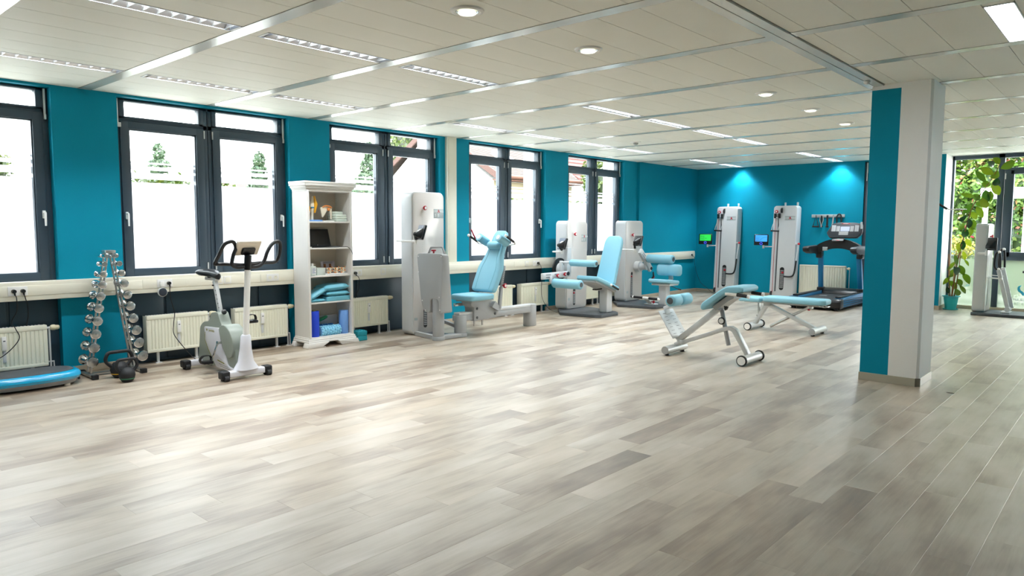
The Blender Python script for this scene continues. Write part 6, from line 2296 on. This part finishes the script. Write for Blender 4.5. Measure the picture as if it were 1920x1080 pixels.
# ------------------------------------------------------------------ hyperextension bench
def wheel_foot(t, x, y0, y1, r_, wheels, zc):
    o = obj('foot_tube', MB().cyl((x, y0, zc), (x, y1, zc), r_, n=24), 'silver', t)
    if wheels:
        for y, s in ((y0, -1), (y1, 1)):
            wr = zc
            w_ = obj('wheel', MB().lathe([(wr * .80, 0), (wr * .97, .002), (wr, .008), (wr, .018), (wr * .97, .024), (wr * .8, .026)], (x, y, zc), (0, s, 0), 28), 'rubber', o)
            obj('wheel_cap', MB().cyl((x, y + s * .025, zc), (x, y + s * .029, zc), wr * .76, n=26), 'white', w_)
    else:
        for y, q in ((y0, 1), (y1, -1)):
            obj('end_cap', MB().cyl((x, y - q * .003, zc), (x, y + q * .001, zc), r_ * .97, n=24), 'mgrey', o)
            obj('rubber_foot', MB().cyl((x, y + q * .05, 0), (x, y + q * .05, .02), .028, .022, n=14), 'rubber', o)


t = thing('hyperextension_bench', 'back extension bench with a slanted pad, ankle rollers and a foot plate', 'training bench', (4.2, 7.28, 0))
YC = 7.28
wheel_foot(t, 3.76, 7.05, 7.50, .045, False, .062)
wheel_foot(t, 4.66, 7.06, 7.48, .046, True, .058)
b = MB().strip([(3.77, YC, .105), (4.38, YC, .348), (4.43, YC, .357), (4.475, YC, .335), (4.63, YC, .085)], .08, .045, (0, 1, 0), bev=.006)
obj('main_beam', b, 'silver', t)
obj('caution_sticker', MB().obox((4.619, YC, .148), (0, 1, 0), (.62, 0, -1), (1, 0, .62), .035, .03, .002), 'white', t, smooth=False)
obj('pivot_plate', MB().box(3.80, 3.88, YC - .045, YC + .045, .13, .165, bev=.005), 'silver', t)
b = MB().strip([(3.81, YC, .165), (4.30, YC, .575)], .06, .062, (0, 1, 0), bev=.006)
obj('tilting_spar', b, 'silver', t)
# foot plate with grip slots
fu = V((0, 1, 0))
fv = V((-.185, 0, .28)).normalized()
fo = V((3.82, YC, .195))
b = MB().prism(rrect(-.165, .165, .0, .355, .012), fo, fu, fv, -.005, .005, bev=.002)
fpb = obj('foot_plate', b, 'lgrey', t)
b = MB()
for r_ in range(7):
    for s in (-1, 1):
        b.prism([(s * .075 - .032, .05 + r_ * .043), (s * .075 + .032, .05 + r_ * .043), (s * .075 + .032, .0535 + r_ * .043), (s * .075 - .032, .0535 + r_ * .043)], fo, fu, fv, -.0065, .0065)
obj('grip_slots', b, 'dgrey', fpb, smooth=False)
obj('plate_bracket', MB().prism([(-.05, -.09), (.05, -.09), (.10, .02), (-.10, .02)], fo, fu, fv, -.012, -.004), 'silver', t, smooth=False)
obj('roller_arm', MB().strip([fo + fv * .30, (3.635, YC, .515), (3.79, YC, .60)], .10, .022, (0, 1, 0), bev=.004), 'lgrey', t)
for y0, y1 in ((7.065, 7.265), (7.295, 7.495)):
    o = obj('ankle_roller', MB().lathe([(.03, 0), (.058, .004), (.066, .018), (.066, y1 - y0 - .018), (.058, y1 - y0 - .004), (.03, y1 - y0)], (3.80, y0, .622), (0, 1, 0), 26), 'pad', t, ang=55)
    obj('end_disc', MB().cyl((3.80, y0 - .004, .622), (3.80, y0 + .002, .622), .038, n=20).cyl((3.80, y1 - .002, .622), (3.80, y1 + .004, .622), .038, n=20), 'dgrey', o)
obj('roller_axle', MB().cyl((3.80, 7.07, .622), (3.80, 7.49, .622), .02, n=12), 'rubber', t)
# bent pad
top = [(4.165, .60), (4.40, .775), (4.46, .808), (4.62, .812)]
b = MB().prism(chamf([(4.155, .585), (4.175, .63), (4.385, .785), (4.45, .822), (4.60, .830), (4.635, .812), (4.635, .772), (4.60, .758), (4.47, .752), (4.41, .722), (4.19, .548), (4.165, .555)], .02, 3), (0, 7.48, 0), (1, 0, 0), (0, 0, 1), 0, .40, bev=.022, seg=4)
obj('hip_pad', b, 'pad', t, ang=50)
b = MB().prism([(4.26, .585), (4.43, .715), (4.46, .735), (4.50, .735), (4.50, .69), (4.44, .66), (4.30, .545)], (0, 7.40, 0), (1, 0, 0), (0, 0, 1), 0, .24)
obj('pad_carrier', b, 'mgrey', t, smooth=False)
for s in (-1, 1):
    y = YC + s * .185
    hb = obj('hand_grip', MB().cyl((4.56, y, .738), (4.68, y, .728), .018, n=14), 'rubber', t)
    obj('grip_sleeve', MB().cyl((4.44, y, .745), (4.565, y, .738), .019, n=12), 'white', hb)
    obj('grip_end', MB().cyl((4.68, y, .728), (4.70, y, .726), .022, n=12), 'white', hb)
obj('grip_crossbar', MB().cyl((4.46, YC - .19, .735), (4.46, YC + .19, .735), .012, n=10), 'satin', t)
obj('strut', MB().cyl((4.315, YC, .545), (4.405, YC, .165), .024, n=16).cyl((4.312, YC, .56), (4.318, YC, .50), .014, n=10), 'mgrey', t)
lk = obj('strut_wheel', MB().lathe([(.030, 0), (.040, .004), (.040, .016), (.030, .02)], (4.335, YC - .03, .43), (0, -1, 0), 22), 'rubber', t)
obj('wheel_cap', MB().cyl((4.335, YC - .049, .43), (4.335, YC - .054, .43), .028, n=20), 'white', lk)
obj('pad_knob', MB().cyl((4.34, YC - .02, .60), (4.38, YC - .04, .575), .008, n=8).lathe([(.012, 0), (.028, .006), (.030, .016), (.016, .022)], (4.375, YC - .04, .578), (.8, -.3, -.45), 5), 'black', t)

# ------------------------------------------------------------------ flat bench
t = thing('flat_bench', 'adjustable flat training bench with a light blue two piece pad, beside the treadmill', 'training bench', (4.0, 9.88, 0))
YC = 9.88
wheel_foot(t, 3.59, 9.655, 10.105, .042, True, .055)
wheel_foot(t, 4.47, 9.65, 10.11, .045, False, .062)
b = MB().strip([(3.60, YC, .075), (3.735, YC, .315), (3.765, YC, .345), (3.81, YC, .352), (3.85, YC, .335), (4.445, YC, .075)], .085, .05, (0, 1, 0), bev=.006)
obj('frame', b, 'silver', t)
b = MB()
for dx in (0, .055):
    b.obox((4.075 + dx * 1.3, YC, .262 - dx * .57), (.92, 0, -.40), (0, 1, 0), (.40, 0, .92), .05, .012, .004)
obj('frame_slots', b, 'dgrey', t, smooth=False)
obj('strut', MB().cyl((4.36, YC, .375), (3.82, YC, .052), .019, n=14), 'satin', t)
obj('strut_head', MB().box(4.335, 4.395, YC - .035, YC + .035, .345, .415, bev=.008), 'silver', t)
obj('release_tab', MB().box(4.345, 4.375, YC - .06, YC - .03, .325, .345, bev=.004), 'red', t)
b = MB().prism(rrect(3.735, 4.60, 9.725, 10.035, .075, 6), (0, 0, 0), (1, 0, 0), (0, 1, 0), .41, .485, bev=.026, seg=4)
obj('back_pad', b, 'pad', t, ang=50)
b = MB().prism([(3.40, 9.735), (3.715, 9.735), (3.715, 10.025), (3.40, 10.025)], (0, 0, 0), (1, 0, 0), (0, 1, 0), .395, .46, bev=.024, seg=4)
obj('seat_pad', b, 'pad', t, ang=50)
obj('pad_carrier', MB().box(3.45, 4.52, YC - .06, YC + .06, .382, .412, bev=.004).box(3.73, 3.83, YC - .05, YC + .05, .345, .40, bev=.006), 'mgrey', t)
obj('seat_leg', MB().strip([(3.645, YC, .385), (3.655, YC, .20), (3.64, YC, .12)], .03, .03, (0, 1, 0), bev=.004).cyl((3.64, YC - .05, .20), (3.64, YC + .05, .20), .01, n=8), 'satin', t)
obj('pull_handle', MB().tube(spline([(4.50, 9.80, .40), (4.56, 9.80, .385), (4.60, 9.83, .39), (4.60, 9.93, .39), (4.56, 9.96, .385), (4.50, 9.96, .40)], 4), .006, n=8), 'chrome', t)

# ------------------------------------------------------------------ machine at the garden window
t = thing('leg_abductor_machine', 'grey and white training machine with a slanted double lever before the garden window', 'fitness machine', (6.1, 14.3, 0))
obj('base_plate', MB().prism([(5.58, 13.94), (6.95, 13.94), (6.95, 14.62), (5.58, 14.62)], (0, 0, 0), (1, 0, 0), (0, 1, 0), 0, .05, bev=.006), 'dgrey', t)
b = MB().prism(rrect(14.03, 14.58, .052, 1.525, .05, 6), (0, 0, 0), (0, 1, 0), (0, 0, 1), 5.575, 5.745, bev=.02, seg=3)
obj('tower', b, 'silver', t, ang=32)
b = MB().prism(rrect(14.04, 14.57, .062, 1.515, .045, 6), (0, 0, 0), (0, 1, 0), (0, 0, 1), 5.743, 5.757, bev=.004)
obj('front_panel', b, 'gloss', t, ang=32)
obj('weight_slot', MB().prism(rrect(14.24, 14.29, .15, .62, .024, 5), (0, 0, 0), (0, 1, 0), (0, 0, 1), 5.756, 5.760), 'black', t, smooth=False)
obj('adjust_knob', MB().lathe([(.010, 0), (.012, .02), (.028, .024), (.030, .038), (.024, .046)], (5.757, 14.2, 1.31), (1, 0, 0), 16), 'red', t)
obj('monitor_arm', MB().cyl((5.64, 13.98, 1.032), (5.76, 13.96, 1.032), .018, n=12).cyl((5.755, 13.96, 1.0), (5.755, 13.96, 1.075), .022, n=12).ball((5.64, 13.98, 1.032), .018), 'white', t)
c = V((5.83, 13.94, 1.19))
n_ = V((.35, .93, -.05)).normalized()
u_ = V((0, 0, 1)).cross(n_).normalized()
v_ = n_.cross(u_)
mo = obj('monitor', MB().obox(c, u_, v_, n_, .15, .21, .026, bev=.010, seg=3), 'black', t)
obj('back_housing', MB().hexa([c - n_ * .012 - u_ * .06 - v_ * .08, c - n_ * .012 + u_ * .06 - v_ * .08, c - n_ * .012 + u_ * .06 + v_ * .07, c - n_ * .012 - u_ * .06 + v_ * .07, c - n_ * .07 - u_ * .0 - v_ * .08, c - n_ * .07 + u_ * .07 - v_ * .08, c - n_ * .07 + u_ * .07 - v_ * .03, c - n_ * .07 + u_ * .0 - v_ * .03], bev=.008), 'black', mo)
b = MB().strip([(6.06, 14.17, .13), (5.905, 14.17, .76)], .035, .06, (0, 1, 0), bev=.006).strip([(6.10, 14.30, .13), (5.945, 14.30, .80)], .035, .06, (0, 1, 0), bev=.006)
obj('lever', b, 'silver', t)
obj('lever_foot', MB().box(5.97, 6.10, 14.08, 14.36, .05, .075, bev=.006).cyl((6.06, 14.12, .115), (6.06, 14.36, .115), .04, n=16), 'silver', t)
for dx, dy in ((0, 0), (.045, .13)):
    lp = [(5.90 + dx, 14.17 + dy, .77), (5.865 + dx, 14.17 + dy, .78), (5.842 + dx, 14.17 + dy, .85), (5.855 + dx, 14.17 + dy, 1.02 + dx), (5.90 + dx, 14.17 + dy, 1.05 + dx), (5.918 + dx, 14.17 + dy, .98), (5.925 + dx, 14.17 + dy, .80)]
    hg = obj('hand_grip', MB().tube(spline(lp, 5), .017, n=10), 'rubber', t)
    for gz in ((5.90 + dx, 14.17 + dy, 1.055 + dx), (5.905 + dx, 14.17 + dy, .77)):
        obj('grip_end', MB().ball(gz, .025, n=12, m=7), 'white', hg)
obj('link_bar', MB().cyl((5.75, 14.17, .625), (5.955, 14.17, .615), .012, n=10).cyl((5.75, 14.27, .665), (5.97, 14.27, .655), .006, n=8).ball((5.955, 14.155, .615), .02, n=10, m=6), 'white', t)
obj('side_grip', MB().cyl((6.22, 14.3, .735), (6.50, 14.3, .735), .02, n=12), 'rubber', t)
obj('side_grip_holder', MB().tube([(6.42, 14.3, .735), (6.46, 14.32, .60), (6.46, 14.32, .05)], .02, n=10), 'silver', t)
# lever end showing from behind the pillar, with its fine steel rod
t = thing('wall_pulley', 'black handle and thin steel rod showing beside the white pillar', 'cable attachment', (5.0, 14.46, 1.8))
obj('handle', MB().cyl((4.93, 14.44, 1.872), (5.065, 14.44, 1.782), .019, n=10), 'rubber', t)
obj('rod', MB().cyl((5.06, 14.44, 1.785), (5.10, 14.44, 1.775), .010, n=10).cyl((5.10, 14.44, 1.775), (5.36, 14.44, 1.772), .007, n=8).cyl((5.20, 14.44, 1.775), (5.27, 14.44, 1.775), .014, n=10), 'satin', t)
obj('wall_bracket', MB().tube([(4.93, 14.44, 1.872), (4.86, 14.46, 1.90), (4.86, 14.50, 1.90)], .014, n=8), 'satin', t)

# ================================================================== RUBBER PLANT
t = thing('potted_rubber_plant', 'tall rubber plant in a turquoise pot before the garden window', 'plant', (5.155, 14.68, 0))
PX, PY = 5.157, 14.675
b = MB()
n = 48
prof = [(.088, 0), (.092, .012), (.086, .018), (.112, .20), (.116, .225)]
vs = []
for r_, z in prof:
    for k in range(n):
        a = 2 * PI * k / n
        rr = r_ * (1 + (.018 if k % 2 else -.012) * (1 if .015 < z < .21 else 0))
        vs.append((PX + rr * math.cos(a), PY + rr * math.sin(a), z))
b.add(vs, [(j * n + i, j * n + (i + 1) % n, (j + 1) * n + (i + 1) % n, (j + 1) * n + i) for j in range(len(prof) - 1) for i in range(n)] + [tuple(range(n))[::-1]])
b.lathe([(.112, .225), (.140, .232), (.144, .242), (.136, .247), (.112, .243)], (PX, PY, 0), (0, 0, 1), 40, cap=False)
pt = obj('pot', b, 'pot', t, ang=50)
obj('saucer', MB().lathe([(.10, 0), (.118, .004), (.121, .02), (.114, .02), (.108, .008)], (PX, PY, 0), (0, 0, 1), 32, cap=False), 'pot', t)
obj('soil', MB().lathe([(.001, .215), (.112, .215)], (PX, PY, 0), (0, 0, 1), 24, cap=False), 'soil', t)
stems = [[(5.171, .215), (5.222, .80), (5.281, 1.158), (5.340, 1.511), (5.411, 1.832), (5.547, 2.088), (5.670, 2.298), (5.765, 2.535)], [(5.20, .215), (5.244, .623), (5.269, 1.039)], [(5.14, .215), (5.11, .50), (5.09, .80), (5.08, .99)]]
for k, st in enumerate(stems):
    pts = spline([(x, 14.66 + .02 * k, z) for x, z in st], 4)
    rs = [.012 - .007 * i / (len(pts) - 1) for i in range(len(pts))]
    obj('stem', MB().tube(pts, rs, n=8), 'stem', t)
for x0, x1_, z in ((5.115, 5.10, 1.28), (5.155, 5.20, 1.05)):
    obj('cane', MB().cyl((x0, 14.70, .21), (x1_, 14.69, z), .006, n=8), 'cane', t)
LV = [(5.669, 2.648, 5.760, 2.535, 0.113), (5.582, 2.588, 5.707, 2.495, 0.107), (5.781, 2.463, 5.986, 2.570, 0.143), (5.690, 2.369, 5.509, 2.486, 0.125), (5.742, 2.423, 5.670, 2.290, 0.131), (5.583, 2.236, 5.436, 2.429, 0.101), (5.516, 2.219, 5.644, 2.185, 0.119), (5.663, 2.199, 5.797, 2.015, 0.143), (5.741, 2.310, 5.736, 2.168, 0.119), (5.433, 1.999, 5.225, 2.054, 0.083), (5.414, 2.035, 5.505, 1.931, 0.119), (5.583, 2.102, 5.618, 1.885, 0.137), (5.656, 2.085, 5.654, 1.899, 0.107), (5.540, 1.973, 5.630, 1.793, 0.137), (5.458, 1.903, 5.548, 1.815, 0.119), (5.466, 1.825, 5.570, 1.627, 0.107), (5.398, 1.861, 5.267, 1.702, 0.131), (5.392, 1.730, 5.473, 1.598, 0.107), (5.324, 1.672, 5.236, 1.570, 0.077), (5.367, 1.614, 5.376, 1.447, 0.107), (5.436, 1.599, 5.419, 1.424, 0.101), (5.321, 1.444, 5.328, 1.291, 0.113), (5.399, 1.482, 5.400, 1.312, 0.089), (5.288, 1.541, 5.223, 1.408, 0.077), (5.296, 1.232, 5.304, 1.064, 0.089), (5.340, 1.262, 5.402, 1.125, 0.089), (5.216, 1.186, 5.263, 1.024, 0.089), (5.305, 1.040, 5.328, 0.878, 0.071), (5.180, 0.978, 5.230, 0.795, 0.077), (5.333, 0.893, 5.396, 0.783, 0.048), (5.187, 0.850, 5.080, 0.699, 0.065), (5.173, 0.763, 5.264, 0.639, 0.137), (5.266, 0.796, 5.341, 0.621, 0.107), (5.175, 0.724, 5.117, 0.572, 0.107), (5.117, 0.572, 5.014, 0.437, 0.077), (5.324, 0.650, 5.417, 0.465, 0.119), (5.133, 0.513, 5.227, 0.347, 0.113), (5.242, 0.548, 5.309, 0.433, 0.101), (5.278, 0.440, 5.382, 0.303, 0.071), (5.217, 0.376, 5.300, 0.268, 0.101), (5.090, 0.400, 5.127, 0.292, 0.077)]
dark = {1, 8, 18, 19, 21, 24, 31, 40}
yellow = {25, 26, 27}
rl = random.Random(5)
for k, (xa, za, xb, zb, wd) in enumerate(LV):
    ya = 14.655 + rl.uniform(-.03, .03)
    yb_ = 14.655 + rl.uniform(-.10, .08) - (.08 if k in dark else 0)
    A, B = V((xa, ya, za)), V((xb, yb_, zb))
    d = B - A
    side = d.cross(V((rl.uniform(-.25, .25), 1, rl.uniform(-.25, .25)))).normalized()
    nr = side.cross(d).normalized()
    b = MB()
    nl = 7
    vs = []
    for i in range(nl + 1):
        s_ = i / nl
        wv = wd * .5 * (math.sin(PI * min(1, s_ * .96 + .02)) ** .75) * (1.05 - .15 * s_)
        c = A + d * s_ + nr * (.02 * math.sin(PI * s_))
        vs += [c - side * wv + nr * wv * .28, c, c + side * wv + nr * wv * .28]
    fs = []
    for i in range(nl):
        fs += [(3 * i, 3 * i + 1, 3 * i + 4, 3 * i + 3), (3 * i + 1, 3 * i + 2, 3 * i + 5, 3 * i + 4)]
    b.add(vs, fs)
    tn_ = rl.uniform(.02, .18) if k in dark else (rl.uniform(.85, 1) if k in yellow else rl.uniform(.38, .75))
    # short stalk back to the nearest stem point
    best = min((V((x, 14.66, z)) for st in stems for x, z in [(st[i][0] + (st[i + 1][0] - st[i][0]) * f / 4, st[i][1] + (st[i + 1][1] - st[i][1]) * f / 4) for i in range(len(st) - 1) for f in range(5)]), key=lambda p: (p - A).length)
    b.tube([A, best], .003, n=5)
    obj('leaf', b, 'leaf_rubber', t, ang=80, tone=tn_)

# tiny repeated details that cannot be picked apart singly
for o in bpy.data.objects:
    if o.type == 'MESH' and o.name.split('.')[0] in {'keys', 'screws', 'bolts', 'pin_holes', 'shelf_pin_holes', 'print_lines', 'label_print', 'weight_plates', 'adjustment_holes', 'strut_holes', 'vent_slots', 'lever_slots', 'grip_slots', 'frame_slots', 'contact_holes', 'studs', 'nerve', 'pictogram', 'rail_grooves', 'picture', 'cradle', 'trim_line', 'top_grille', 'panel_joint'}:
        o['kind'] = 'stuff'
